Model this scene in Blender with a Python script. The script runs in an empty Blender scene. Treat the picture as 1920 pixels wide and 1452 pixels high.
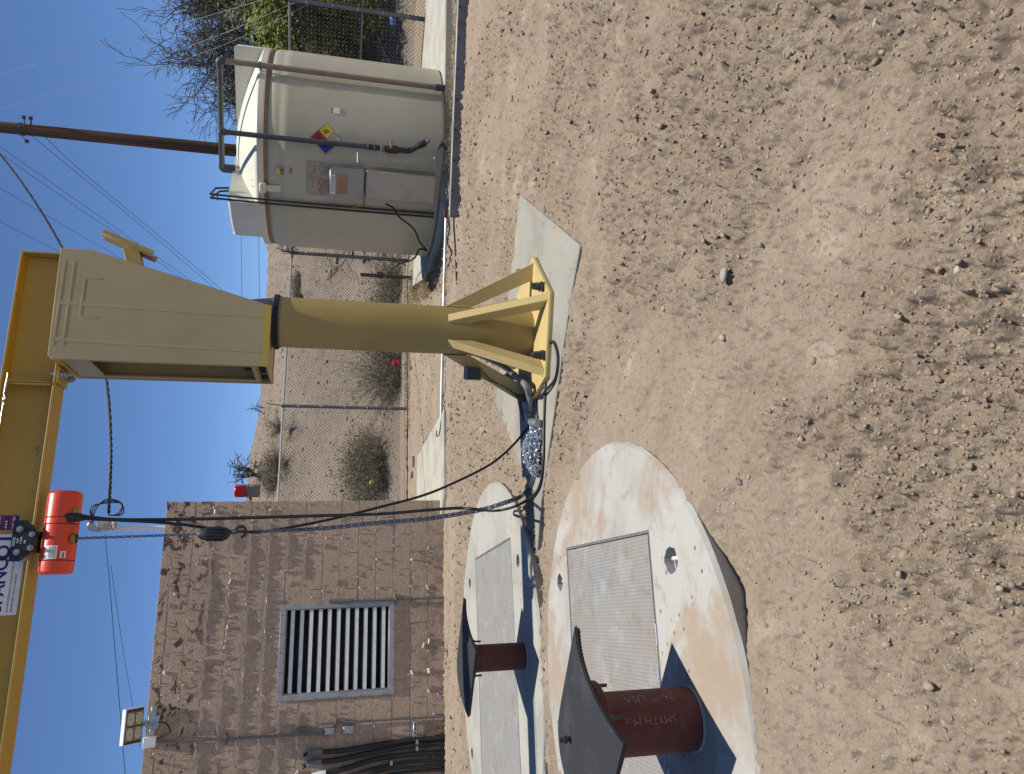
import bpy, bmesh, math, random
import numpy as np
from mathutils import Vector, Matrix

SC = bpy.context.scene
COL = SC.collection
R = math.radians

# ------------------------------------------------------------------ camera
F_PX, CX, CY = 1360.0, 960.0, 726.0            # focal length and centre in pixels of the 1920 x 1452 photograph
EYE = Vector((0.0, 0.0, 1.285))
PITCH = math.atan(322 / 1360.0)
ROLL = math.atan(188 / 5930.0)
_up = Vector((0, math.sin(PITCH), math.cos(PITCH)))
FWD = Vector((0, math.cos(PITCH), -math.sin(PITCH)))
_rt = Vector((1, 0, 0))
UR = _rt * math.cos(ROLL) + _up * math.sin(ROLL)      # world right: up in the (sideways) picture
DN = _rt * math.sin(ROLL) - _up * math.cos(ROLL)      # world down: right in the picture
cam_d = bpy.data.cameras.new("camera")
cam = bpy.data.objects.new("camera", cam_d)
COL.objects.link(cam)
cam_d.sensor_fit = 'HORIZONTAL'
cam_d.sensor_width = 36.0
cam_d.lens = 36.0 * F_PX / 1920.0
cam_d.clip_start = 0.05
cam_d.clip_end = 2000
M = Matrix.Identity(4)
for i in range(3):
    M[i][0], M[i][1], M[i][2], M[i][3] = DN[i], UR[i], -FWD[i], EYE[i]
cam.matrix_world = M
SC.camera = cam

# ------------------------------------------------------------------ world, sun, exposure
SUN_EL, SUN_AZ = R(77.5), R(-10.0)               # azimuth measured from +X towards +Y
sun_dir = Vector((math.cos(SUN_EL) * math.cos(SUN_AZ), math.cos(SUN_EL) * math.sin(SUN_AZ), math.sin(SUN_EL)))
W = bpy.data.worlds.new("World")
SC.world = W
W.use_nodes = True
wn = W.node_tree.nodes
bg = wn["Background"]
sky = wn.new("ShaderNodeTexSky")
sky.sky_type = 'NISHITA'
sky.sun_disc = False
sky.sun_elevation = SUN_EL
sky.sun_rotation = math.atan2(sun_dir.x, sun_dir.y)
sky.altitude = 300
sky.air_density = 0.62
sky.dust_density = 0.0
sky.ozone_density = 8.5
W.node_tree.links.new(sky.outputs[0], bg.inputs[0])
bg.inputs[1].default_value = 0.124
sl = bpy.data.lights.new("sun", 'SUN')
sl.energy = 5.0
sl.angle = R(0.53)
sl.color = (1.0, 0.95, 0.87)
sun = bpy.data.objects.new("sun", sl)
COL.objects.link(sun)
sun.rotation_euler = sun_dir.to_track_quat('Z', 'Y').to_euler()
sun.location = sun_dir * 60
SC.view_settings.view_transform = 'Standard'
SC.view_settings.look = 'None'
SC.view_settings.exposure = 0.12
SC.view_settings.gamma = 1.0
SC.view_settings.use_curve_mapping = False
SC.cycles.max_bounces = 6
SC.cycles.diffuse_bounces = 3

rnd = random.Random(7)
NR = np.random.default_rng(11)

# ------------------------------------------------------------------ where a pixel of the photograph lies in the yard
def ray(x, y):
    d = FWD * F_PX + UR * (CY - y) + DN * (x - CX)
    return d.normalized()
def gp(x, y, z=0.0):
    d = ray(x, y); return EYE + d * ((z - EYE.z) / d.z)
def atY(x, y, Y):
    d = ray(x, y); return EYE + d * (Y / d.y)
def onplane(x, y, p0, n):
    d = ray(x, y); return EYE + d * ((Vector(p0) - EYE).dot(n) / d.dot(n))

# ------------------------------------------------------------------ noise for real relief
def _hash(ix, iy, s):
    h = (ix * 374761393 + iy * 668265263 + s * 1274126177) & 0xFFFFFFFF
    h = ((h ^ (h >> 13)) * 1274126177) & 0xFFFFFFFF
    return ((h ^ (h >> 16)) & 0xFFFF) / 65535.0
def vnoise(x, y, s=0):
    x = np.asarray(x, float); y = np.asarray(y, float)
    ix = np.floor(x).astype(np.int64); iy = np.floor(y).astype(np.int64)
    fx = x - ix; fy = y - iy
    ux = fx * fx * fx * (fx * (fx * 6 - 15) + 10); uy = fy * fy * fy * (fy * (fy * 6 - 15) + 10)
    a = _hash(ix, iy, s); b = _hash(ix + 1, iy, s); c = _hash(ix, iy + 1, s); d = _hash(ix + 1, iy + 1, s)
    return (a * (1 - ux) + b * ux) * (1 - uy) + (c * (1 - ux) + d * ux) * uy
def fbm(x, y, s=0, o=4, g=0.5):
    t = 0; a = 1; n = 0
    for k in range(o):
        t = t + a * vnoise(x * 2 ** k + 17.3 * k, y * 2 ** k - 9.1 * k, s + k); n += a; a *= g
    return t / n
def sstep(a, b, x):
    t = np.clip((x - a) / (b - a), 0, 1); return t * t * (3 - 2 * t)

# ------------------------------------------------------------------ mesh builder
class MB:
    def __init__(s): s.v = []; s.f = []; s.c = None
    def add(s, vs, fs):
        b = len(s.v); s.v.extend([tuple(p) for p in vs]); s.f.extend([tuple(b + i for i in f) for f in fs])
        return s
    def box(s, c, d, ax=None):
        c = Vector(c); ax = ax or (Vector((1, 0, 0)), Vector((0, 1, 0)), Vector((0, 0, 1)))
        vs = []
        for k in range(8):
            sx, sy, sz = (1 if k & 1 else -1), (1 if k & 2 else -1), (1 if k & 4 else -1)
            vs.append(c + ax[0] * (sx * d[0] / 2) + ax[1] * (sy * d[1] / 2) + ax[2] * (sz * d[2] / 2))
        fl = [(0, 2, 3, 1), (4, 5, 7, 6), (0, 1, 5, 4), (2, 6, 7, 3), (0, 4, 6, 2), (1, 3, 7, 5)]
        if ax[0].cross(ax[1]).dot(ax[2]) < 0: fl = [f[::-1] for f in fl]
        return s.add(vs, fl)
    def prism(s, poly, off):
        """poly: list of 3D points, off: extrusion vector"""
        off = Vector(off); n = len(poly); p = [Vector(q) for q in poly]
        nn = Vector((0, 0, 0))
        for i in range(n): nn += (p[i]).cross(p[(i + 1) % n])
        if nn.dot(off) > 0: p = p[::-1]
        vs = p + [q + off for q in p]
        fs = [tuple(range(n)), tuple(range(2 * n - 1, n - 1, -1))]
        for i in range(n):
            j = (i + 1) % n
            fs.append((j, i, i + n, j + n))
        return s.add(vs, fs)
    def tube(s, pts, r, seg=8, cap=True, up=None):
        pts = [Vector(p) for p in pts]; n = len(pts)
        rr = r if isinstance(r, (list, tuple)) else [r] * n
        prev = None; vs = []
        for i, p in enumerate(pts):
            t = (pts[min(i + 1, n - 1)] - pts[max(i - 1, 0)])
            t = t.normalized() if t.length > 1e-9 else Vector((0, 0, 1))
            if prev is None:
                a = Vector((0, 0, 1)) if abs(t.z) < 0.9 else Vector((1, 0, 0))
                u = t.cross(a).normalized()
            else:
                u = (prev - t * prev.dot(t)); u = u.normalized() if u.length > 1e-6 else t.orthogonal().normalized()
            prev = u; w = t.cross(u)
            for k in range(seg):
                a = 2 * math.pi * k / seg
                vs.append(p + (u * math.cos(a) + w * math.sin(a)) * rr[i])
        fs = []
        for i in range(n - 1):
            for k in range(seg):
                k2 = (k + 1) % seg
                fs.append((i * seg + k, i * seg + k2, (i + 1) * seg + k2, (i + 1) * seg + k))
        if cap:
            fs.append(tuple(range(seg - 1, -1, -1))); fs.append(tuple((n - 1) * seg + k for k in range(seg)))
        return s.add(vs, fs)
    def lathe(s, prof, c=(0, 0, 0), ax=None, seg=32, a0=0.0, a1=2 * math.pi, caps=False):
        """prof: (radius, height) pairs"""
        c = Vector(c); ax = ax or (Vector((1, 0, 0)), Vector((0, 1, 0)), Vector((0, 0, 1)))
        full = abs(a1 - a0 - 2 * math.pi) < 1e-6
        na = seg if full else seg + 1
        vs = []
        for r, h in prof:
            for k in range(na):
                a = a0 + (a1 - a0) * k / seg
                vs.append(c + ax[0] * (r * math.cos(a)) + ax[1] * (r * math.sin(a)) + ax[2] * h)
        fs = []
        for i in range(len(prof) - 1):
            for k in range(seg):
                k2 = (k + 1) % na
                fs.append((i * na + k, i * na + k2, (i + 1) * na + k2, (i + 1) * na + k))
        if caps:
            for k in (0, na - 1):
                f = tuple(i * na + k for i in range(len(prof)))
                fs.append(f if k == 0 else f[::-1])
        return s.add(vs, fs)
    def disc(s, c, r, n, seg=24):
        n = Vector(n).normalized(); u = n.orthogonal().normalized(); w = n.cross(u); c = Vector(c)
        return s.add([c + u * (r * math.cos(2 * math.pi * k / seg)) + w * (r * math.sin(2 * math.pi * k / seg)) for k in range(seg)], [tuple(range(seg))])
    def mesh(s, name, bevel=0, smooth=True, angle=38):
        me = bpy.data.meshes.new(name)
        me.from_pydata([tuple(p) for p in s.v], [], s.f)
        if bevel:
            bm = bmesh.new(); bm.from_mesh(me)
            ed = [e for e in bm.edges if len(e.link_faces) == 2 and e.calc_face_angle(0) > R(30)]
            bmesh.ops.bevel(bm, geom=ed, offset=bevel, segments=1, affect='EDGES', clamp_overlap=True)
            bm.to_mesh(me); bm.free()
        me.validate(); me.update()
        if smooth:
            me.shade_smooth()
            me.set_sharp_from_angle(angle=R(angle))
        return me

def ob(name, mesh, mat, parent=None, label=None, cat=None, group=None, kind=None):
    o = bpy.data.objects.new(name, mesh)
    COL.objects.link(o)
    if mat is not None and len(mesh.materials) == 0: mesh.materials.append(mat)
    if parent is not None:
        o.parent = parent
        o.matrix_parent_inverse = WM[parent.name].inverted()
    WM[o.name] = Matrix.Identity(4)
    if label: o['label'] = label
    if cat: o['category'] = cat
    if group: o['group'] = group
    if kind: o['kind'] = kind
    return o
WM = {}
def thing(name, label, cat, loc=(0, 0, 0), group=None):
    """an Empty at the thing's base; its parts are written in world coordinates"""
    o = bpy.data.objects.new(name, None)
    o.empty_display_size = 0.1
    COL.objects.link(o)
    o.location = loc
    WM[o.name] = Matrix.Translation(Vector(loc))
    o['label'] = label; o['category'] = cat
    if group: o['group'] = group
    return o

# ------------------------------------------------------------------ materials
def nd(nt, t, **kw):
    n = nt.nodes.new(t)
    for k, v in kw.items(): setattr(n, k, v)
    return n
class Mat:
    def __init__(s, name, rough=0.7, metal=0.0, spec=0.4):
        s.m = bpy.data.materials.new(name); s.m.use_nodes = True
        s.nt = s.m.node_tree; s.b = s.nt.nodes["Principled BSDF"]
        s.b.inputs["Roughness"].default_value = rough; s.b.inputs["Metallic"].default_value = metal
        s.b.inputs["Specular IOR Level"].default_value = spec
        s.pos = nd(s.nt, "ShaderNodeNewGeometry").outputs["Position"]
        s.col = None; s.h = None
    def L(s, a, b): s.nt.links.new(a, b)
    def math(s, op, a, b=None, c=None, clamp=False):
        n = nd(s.nt, "ShaderNodeMath", operation=op, use_clamp=clamp)
        for i, v in enumerate((a, b, c)):
            if v is None: continue
            if isinstance(v, (int, float)): n.inputs[i].default_value = v
            else: s.L(v, n.inputs[i])
        return n.outputs[0]
    def noise(s, scale, detail=4, rough=0.55, stretch=None, dist=0.0, vec=None, off=0.0):
        v = vec or s.pos
        if stretch or off:
            mp = nd(s.nt, "ShaderNodeMapping"); s.L(v, mp.inputs[0])
            if stretch: mp.inputs["Scale"].default_value = stretch
            mp.inputs["Location"].default_value = (off, off * 1.7, off * 0.6)
            v = mp.outputs[0]
        n = nd(s.nt, "ShaderNodeTexNoise"); s.L(v, n.inputs["Vector"])
        n.inputs["Scale"].default_value = scale; n.inputs["Detail"].default_value = detail
        n.inputs["Roughness"].default_value = rough; n.inputs["Distortion"].default_value = dist
        return n.outputs["Fac"]
    def voro(s, scale, feat='F1', vec=None, rand=1.0):
        n = nd(s.nt, "ShaderNodeTexVoronoi", feature=feat); s.L(vec or s.pos, n.inputs["Vector"])
        n.inputs["Scale"].default_value = scale; n.inputs["Randomness"].default_value = rand
        return n.outputs["Distance"]
    def ramp(s, fac, lo, hi):
        n = nd(s.nt, "ShaderNodeMapRange", interpolation_type='SMOOTHSTEP')
        n.inputs[1].default_value = lo; n.inputs[2].default_value = hi
        s.L(fac, n.inputs[0]); return n.outputs[0]
    def z(s):
        n = nd(s.nt, "ShaderNodeSeparateXYZ"); s.L(s.pos, n.inputs[0]); return n.outputs
    def base(s, c):
        n = nd(s.nt, "ShaderNodeRGB"); n.outputs[0].default_value = (*c, 1); s.col = n.outputs[0]; return s
    def mix(s, fac, c, mode='MIX'):
        n = nd(s.nt, "ShaderNodeMix", data_type='RGBA', blend_type=mode)
        if isinstance(fac, (int, float)): n.inputs[0].default_value = fac
        else: s.L(fac, n.inputs[0])
        s.L(s.col, n.inputs[6])
        if isinstance(c, tuple): n.inputs[7].default_value = (*c, 1)
        else: s.L(c, n.inputs[7])
        s.col = n.outputs[2]; return s
    def bump(s, h, strength=0.3, dist=0.01):
        n = nd(s.nt, "ShaderNodeBump"); n.inputs["Strength"].default_value = strength; n.inputs["Distance"].default_value = dist
        s.L(h, n.inputs["Height"])
        if s.h is not None: s.L(s.h, n.inputs["Normal"])
        s.h = n.outputs[0]; return s
    def rough(s, fac, lo, hi):
        n = nd(s.nt, "ShaderNodeMapRange"); n.inputs[3].default_value = lo; n.inputs[4].default_value = hi
        s.L(fac, n.inputs[0]); s.L(n.outputs[0], s.b.inputs["Roughness"]); return s
    def done(s):
        s.L(s.col, s.b.inputs["Base Color"])
        if s.h is not None: s.L(s.h, s.b.inputs["Normal"])
        return s.m
def simple(name, c, c2=None, rough=0.6, metal=0.0, scale=30, bump=0.0, spec=0.4, lo=0.4, hi=0.7):
    m = Mat(name, rough, metal, spec).base(c)
    n = m.noise(scale)
    m.mix(m.ramp(n, lo, hi), c2 or tuple(x * 0.72 for x in c))
    if bump: m.bump(m.noise(scale * 4), bump, 0.004)
    return m.done()

def mk_dirt():
    m = Mat("dirt", 0.95, 0, 0.15).base((0.33, 0.268, 0.197))
    m.mix(m.ramp(m.noise(0.9, 5), 0.42, 0.62), (0.31, 0.242, 0.178))
    m.mix(m.ramp(m.noise(2.2, 6, 0.65, stretch=(0.25, 1.6, 1)), 0.5, 0.75), (0.275, 0.212, 0.157))
    m.mix(m.ramp(m.noise(3.1, 5, 0.6, off=4.0), 0.56, 0.7), (0.40, 0.33, 0.245))
    m.mix(m.math('MULTIPLY', m.ramp(m.noise(48, 5, 0.75), 0.52, 0.66), 0.6), (0.185, 0.14, 0.105))  # dark specks put tiny shadows between the grains into the colour
    m.mix(m.math('MULTIPLY', m.ramp(m.noise(170, 3, 0.7), 0.55, 0.7), 0.5), (0.42, 0.345, 0.27))
    m.mix(m.math('MULTIPLY', m.ramp(m.noise(5.5, 7, 0.72, off=6), 0.5, 0.66), 0.55), (0.235, 0.18, 0.135))
    at = nd(m.nt, "ShaderNodeAttribute"); at.attribute_name = "disturbed"
    m.mix(m.math('MULTIPLY', at.outputs["Fac"], m.ramp(m.noise(11, 6, 0.7, off=8), 0.34, 0.68)), (0.255, 0.202, 0.149))
    v = m.voro(75)
    m.mix(m.math('MULTIPLY', m.ramp(m.math('SUBTRACT', 0.22, v), 0.0, 0.06), m.ramp(m.noise(23, 2), 0.5, 0.6)), (0.46, 0.39, 0.32))
    m.bump(m.noise(34, 6, 0.7), 0.6, 0.02)
    m.bump(m.noise(150, 5, 0.75), 0.65, 0.006)
    m.bump(m.math('SUBTRACT', 1.0, m.voro(95)), 0.35, 0.004)
    return m.done()
def mk_hill():
    m = Mat("hill_gravel", 0.95, 0, 0.15).base((0.27, 0.222, 0.172))
    m.mix(m.ramp(m.noise(0.35, 5), 0.4, 0.65), (0.335, 0.265, 0.205))
    m.mix(m.ramp(m.noise(6.5, 7, 0.78), 0.5, 0.85), (0.25, 0.195, 0.148))
    m.mix(m.math('MULTIPLY', m.ramp(m.noise(13, 4, 0.7), 0.55, 0.68), 0.8), (0.46, 0.385, 0.31))
    m.bump(m.noise(7, 7, 0.78), 1.0, 0.09)
    m.bump(m.voro(16), 0.7, 0.03)
    return m.done()
def mk_conc(name, c, dirt=0.5, sc=1.0, dc=(0.40, 0.305, 0.205), cracks=False):
    m = Mat(name, 0.85, 0, 0.3).base(c)
    m.mix(m.ramp(m.noise(2.3 * sc, 5, 0.6), 0.4, 0.65), tuple(x * 0.80 for x in c))
    m.mix(m.math('MULTIPLY', m.ramp(m.noise(3.2 * sc, 7, 0.68, dist=0.4, off=3), 0.60 - 0.12 * dirt, 0.74 - 0.1 * dirt), 0.85), dc)
    m.mix(m.math('MULTIPLY', m.ramp(m.noise(9 * sc, 8, 0.72, dist=0.8, off=11), 0.56, 0.66), 0.28 + 0.3 * dirt), tuple(x * 0.8 + y * 0.1 for x, y in zip(dc, c)))
    m.mix(m.math('MULTIPLY', m.ramp(m.noise(60, 4, 0.7), 0.52, 0.7), 0.3), tuple(x * 0.75 for x in c))
    m.mix(m.math('MULTIPLY', m.ramp(m.math('SUBTRACT', 0.2, m.voro(22)), 0.0, 0.05), m.ramp(m.noise(5, 2, off=7), 0.55, 0.62)), (0.16, 0.13, 0.105))
    m.mix(m.math('MULTIPLY', m.ramp(m.noise(20, 5, 0.7, stretch=(1, 0.25, 1), off=5), 0.6, 0.75), 0.35), tuple(x * 0.7 for x in c))
    m.bump(m.noise(40, 6, 0.7), 0.3, 0.006)
    return m.done()
def mk_yellow(name, c, rust=0.0):
    m = Mat(name, 0.42, 0, 0.45).base(c)
    m.mix(m.ramp(m.noise(2.0, 4), 0.4, 0.7), tuple(x * 0.88 for x in c))
    m.mix(m.math('MULTIPLY', m.ramp(m.noise(9, 6, 0.7), 0.55, 0.75), 0.25), (0.30, 0.22, 0.10))
    m.mix(m.math('MULTIPLY', m.ramp(m.noise(14, 6, 0.75, off=2), 0.68 - rust * .1, 0.72 - rust * .1), 0.8), (0.09, 0.05, 0.03))
    m.rough(m.noise(12, 4), 0.34, 0.62)
    m.bump(m.noise(45, 4), 0.06, 0.003)
    return m.done()
def mk_block():
    m = Mat("painted_block", 0.82, 0, 0.25).base((0.50, 0.375, 0.268))
    zz = m.z()[2]
    m.mix(m.ramp(m.noise(1.3, 5), 0.4, 0.65), (0.45, 0.335, 0.242))
    m.mix(m.math('MULTIPLY', m.ramp(m.noise(38, 5, 0.7), 0.5, 0.7), 0.5), (0.43, 0.315, 0.25))
    # bare grey where the paint has come off
    bare = m.ramp(m.noise(4.2, 7, 0.62, stretch=(1, 1, 1.9), dist=0.6, off=3.3), 0.61, 0.645)
    m.mix(m.math('MULTIPLY', bare, 0.85), (0.43, 0.38, 0.34))
    # old dark exposed blotches in the topmost courses
    top = m.math('MULTIPLY', m.ramp(zz, 2.45, 2.8), m.ramp(m.noise(5.5, 8, 0.7, stretch=(1, 1, 1.4), dist=0.5, off=1.2), 0.53, 0.58))
    m.mix(m.math('MULTIPLY', top, 0.92), (0.062, 0.04, 0.034))
    # mortar-dust band near the ground
    m.mix(m.math('MULTIPLY', m.math('SUBTRACT', 1.0, m.ramp(zz, 0.05, 0.5)), m.ramp(m.noise(6, 5, 0.65), 0.42, 0.62)), (0.33, 0.245, 0.175))
    wr = m.noise(16, 6, 0.7, dist=1.2)
    m.bump(m.ramp(wr, 0.46, 0.6), 0.7, 0.008)
    m.bump(m.noise(70, 5, 0.75), 0.5, 0.004)
    m.bump(m.noise(6, 4), 0.3, 0.02)
    return m.done()
def mk_tank(name, c):
    m = Mat(name, 0.45, 0, 0.4).base(c)
    m.mix(m.ramp(m.noise(1.1, 4, 0.5), 0.4, 0.68), tuple(x * 0.91 for x in c))
    m.mix(m.math('MULTIPLY', m.ramp(m.noise(7, 5, 0.65, stretch=(1, 1, 0.16)), 0.52, 0.72), 0.25), (0.42, 0.39, 0.29))
    zz = m.z()[2]
    m.mix(m.math('MULTIPLY', m.math('SUBTRACT', 1.0, m.ramp(zz, 0.12, 0.7)), 0.35), (0.40, 0.35, 0.25))
    m.bump(m.noise(2.2, 3, 0.4), 0.25, 0.03)
    m.b.inputs["Subsurface Weight"].default_value = 0.12
    m.b.inputs["Subsurface Radius"].default_value = (0.04, 0.035, 0.02)
    return m.done()
def mk_tread(name, dust):
    m = Mat(name, 0.5, 0.2, 0.5).base((0.30, 0.30, 0.285))
    g = Matrix.Rotation(R(16.2), 3, 'Z')
    mp = nd(m.nt, "ShaderNodeMapping"); m.L(m.pos, mp.inputs[0]); mp.inputs["Rotation"].default_value = (0, 0, R(-18))
    x, y, z = (lambda o: (o[0], o[1], o[2]))(nd_sep(m, mp.outputs[0]))
    w = 2 * math.pi / 0.030
    a = m.math('SINE', m.math('MULTIPLY', x, w)); b = m.math('SINE', m.math('MULTIPLY', y, w))
    h = m.math('POWER', m.math('ABSOLUTE', m.math('MULTIPLY', a, b)), 0.7)
    m.mix(m.math('MULTIPLY', h, 0.3), (0.37, 0.365, 0.345))
    m.mix(m.math('MULTIPLY', m.ramp(m.noise(2.2, 8, 0.7, off=1), 0.38, 0.68), dust), (0.34, 0.272, 0.195))
    m.mix(m.math('MULTIPLY', m.ramp(m.noise(9, 6, 0.7), 0.5, 0.66), 0.5), (0.22, 0.20, 0.175))
    m.mix(m.math('MULTIPLY', m.ramp(m.noise(6, 7, 0.7, off=4), 0.52, 0.64), 0.45), (0.43, 0.42, 0.40))
    m.bump(h, 0.7, 0.003)
    return m.done()
def nd_sep(m, v):
    n = nd(m.nt, "ShaderNodeSeparateXYZ"); m.L(v, n.inputs[0]); return n.outputs
def mk_rust():
    m = Mat("red_oxide_pipe", 0.68, 0.0, 0.35).base((0.115, 0.03, 0.021))
    m.mix(m.ramp(m.noise(5, 6, 0.65), 0.45, 0.7), (0.10, 0.03, 0.02))
    m.mix(m.math('MULTIPLY', m.ramp(m.noise(26, 6, 0.75), 0.5, 0.7), 0.6), (0.17, 0.075, 0.052))
    m.bump(m.noise(60, 5, 0.7), 0.25, 0.003)
    return m.done()
def mk_rubber():
    m = Mat("rubber", 0.72, 0, 0.35).base((0.026, 0.028, 0.030))
    m.mix(m.ramp(m.noise(6, 6, 0.65), 0.45, 0.7), (0.045, 0.047, 0.049))
    m.mix(m.math('MULTIPLY', m.ramp(m.noise(11, 8, 0.75, dist=1.5, off=2), 0.63, 0.7), 0.7), (0.17, 0.165, 0.15))
    m.bump(m.noise(50, 5, 0.7), 0.25, 0.003)
    return m.done()
def mk_leafy(name, c, c2):
    m = Mat(name, 0.75, 0, 0.25).base(c)
    m.mix(m.ramp(m.noise(3.2, 3), 0.4, 0.6), c2)
    m.mix(m.math('MULTIPLY', m.ramp(m.noise(30, 2), 0.5, 0.7), 0.5), tuple(min(1, x * 1.5) for x in c))
    return m.done()
def mk_attr(name, rough=0.9):
    """stones: each has its own tone, stored as a colour attribute"""
    m = Mat(name, rough, 0, 0.25)
    n = nd(m.nt, "ShaderNodeAttribute"); n.attribute_name = "tone"; m.col = n.outputs["Color"]
    m.mix(m.math('MULTIPLY', m.ramp(m.noise(120, 4, 0.7), 0.45, 0.7), 0.35), (0.2, 0.155, 0.12))
    m.bump(m.noise(160, 4, 0.7), 0.3, 0.003)
    return m.done()

DIRT = mk_dirt(); HILL = mk_hill()
CONC = mk_conc("lid_concrete", (0.41, 0.40, 0.36), 1.25, 0.8, (0.33, 0.25, 0.175))
CONC2 = mk_conc("lid_concrete_clean", (0.385, 0.377, 0.33), 0.4, 0.9, (0.33, 0.28, 0.21))
PADC = mk_conc("pad_concrete", (0.31, 0.30, 0.255), 0.75, 0.8, (0.38, 0.30, 0.215))
APRC = mk_conc("apron_concrete", (0.42, 0.405, 0.345), 0.35, 0.9)
YEL = mk_yellow("yellow_paint_shaded", (0.36, 0.255, 0.075))  # same paint as the base, its colour darkened for the column's shade
YEL2 = mk_yellow("ochre_beam_paint", (0.42, 0.265, 0.036), 0.3)
CREAM = mk_yellow("cream_plate_paint", (0.37, 0.295, 0.155))
YSTR = mk_yellow("bright_yellow_stripe", (0.44, 0.32, 0.05))
YBASE = mk_yellow("yellow_paint_sunlit", (0.53, 0.405, 0.165), 0.12)  # the column's yellow again, in a lighter sunlit tone
BLOCK = mk_block()
MORTAR = simple("mortar", (0.46, 0.35, 0.275), (0.38, 0.285, 0.22), 0.9, 0, 14, 0.3)
TANK = mk_tank("tank_plastic", (0.50, 0.465, 0.325)); TLID = mk_tank("tank_plastic_sunlit", (0.68, 0.66, 0.53))  # lid is the same plastic with sunlight put into a brighter colour
STRAP = simple("strap_tan", (0.30, 0.19, 0.085), (0.23, 0.15, 0.07), 0.7, 0, 12)
TREAD = mk_tread("tread_plate", 0.72); TREADC = mk_tread("clean_tread_plate", 0.18)
RUST = mk_rust()
RUBBER = mk_rubber()
GALV = simple("galvanised", (0.42, 0.43, 0.43), (0.30, 0.31, 0.315), 0.42, 0.75, 35, 0.05)
GALVD = simple("weathered_galvanised", (0.20, 0.20, 0.20), (0.14, 0.14, 0.138), 0.6, 0.55, 25, 0.05)
STEELD = simple("dark_steel", (0.075, 0.073, 0.072), (0.13, 0.10, 0.085), 0.6, 0.6, 25, 0.1)
STAIN = simple("brushed_panel", (0.40, 0.345, 0.285), (0.33, 0.285, 0.24), 0.38, 0.6, 4)
STAIN2 = simple("grey_panel", (0.33, 0.31, 0.27), (0.27, 0.25, 0.215), 0.42, 0.5, 4)
PVCG = simple("grey_pvc", (0.072, 0.076, 0.074), (0.052, 0.055, 0.054), 0.5, 0, 12)
PVCB = simple("black_pvc", (0.022, 0.025, 0.026), (0.034, 0.036, 0.036), 0.45, 0, 12)
PVCBR = simple("weathered_brown_pvc", (0.30, 0.215, 0.155), (0.23, 0.16, 0.115), 0.6, 0, 9)
BLACK = simple("black_rubber_cable", (0.016, 0.016, 0.017), (0.026, 0.026, 0.026), 0.5, 0, 30)
CABLEG = simple("grey_flex", (0.20, 0.205, 0.21), (0.15, 0.155, 0.16), 0.55, 0, 20)
ORANGE = Mat("hoist_red", 0.36, 0, 0.5).base((0.66, 0.055, 0.02))
ORANGE.mix(ORANGE.math('MULTIPLY', ORANGE.ramp(ORANGE.noise(9, 6, 0.7), 0.5, 0.75), 0.4), (0.52, 0.055, 0.022))
ORANGE.mix(ORANGE.ramp(ORANGE.noise(17, 7, 0.75, off=4), 0.69, 0.72), (0.5, 0.36, 0.26))
ORANGE.bump(ORANGE.noise(120, 3), 0.15, 0.002); ORANGE = ORANGE.done()
TROL = simple("trolley_black", (0.02, 0.022, 0.026), (0.035, 0.036, 0.04), 0.4, 0.2, 30)
CHAINM = simple("zinc_chain", (0.42, 0.46, 0.51), (0.25, 0.28, 0.33), 0.35, 0.6, 60)
CHAIND = simple("blued_chain", (0.20, 0.23, 0.27), (0.12, 0.14, 0.17), 0.35, 0.7, 60)
WHITE = simple("white_vinyl", (0.74, 0.74, 0.72), (0.68, 0.68, 0.66), 0.5, 0, 10)
NAVY = simple("ink_navy", (0.03, 0.018, 0.19), None, 0.5, 0, 10)
INK = simple("ink_black", (0.02, 0.02, 0.022), None, 0.5, 0, 10)
REDI = simple("ink_red", (0.42, 0.015, 0.02), None, 0.5, 0, 10)
NRED = simple("placard_red", (0.42, 0.012, 0.015), (0.36, 0.015, 0.018), 0.45, 0, 10)
NBLUE = simple("placard_blue", (0.015, 0.035, 0.36), (0.02, 0.035, 0.28), 0.45, 0, 10)
NYEL = simple("placard_yellow", (0.66, 0.56, 0.03), (0.60, 0.50, 0.03), 0.45, 0, 10)
NWHT = simple("placard_white", (0.52, 0.45, 0.38), (0.46, 0.39, 0.32), 0.5, 0, 10)
OLDL = simple("weathered_label", (0.30, 0.235, 0.165), (0.42, 0.35, 0.29), 0.6, 0, 16)
OLDB = simple("browned_label", (0.38, 0.23, 0.12), (0.30, 0.18, 0.09), 0.6, 0, 8)
REDL = simple("beacon_red", (0.42, 0.012, 0.018), (0.36, 0.012, 0.016), 0.3, 0, 10)
GREYP = simple("grey_paint", (0.16, 0.165, 0.17), (0.13, 0.134, 0.14), 0.5, 0, 12)
HOUSE = simple("light_housing", (0.68, 0.69, 0.70), (0.60, 0.61, 0.62), 0.45, 0.1, 10)
LED = simple("led_panel", (0.47, 0.45, 0.37), (0.42, 0.40, 0.33), 0.35, 0, 12)
DARK = simple("dark_interior", (0.02, 0.018, 0.016), None, 0.9, 0, 10)
WOOD = Mat("pole_wood", 0.85, 0, 0.2).base((0.085, 0.047, 0.027))
WOOD.mix(WOOD.ramp(WOOD.noise(9, 6, 0.7, stretch=(1, 1, 0.06)), 0.42, 0.66), (0.15, 0.085, 0.048))
WOOD.mix(WOOD.ramp(WOOD.noise(14, 4, 0.7, stretch=(1, 1, 0.1), off=2), 0.6, 0.7), (0.035, 0.022, 0.015)); WOOD = WOOD.done()
BARK = simple("bare_bark", (0.075, 0.058, 0.046), (0.12, 0.098, 0.082), 0.9, 0, 8)
BARKD = simple("dark_twigs", (0.085, 0.062, 0.046), (0.125, 0.098, 0.076), 0.9, 0, 8)
SAGE = mk_leafy("sage_leaves", (0.115, 0.112, 0.062), (0.155, 0.135, 0.085))
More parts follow.
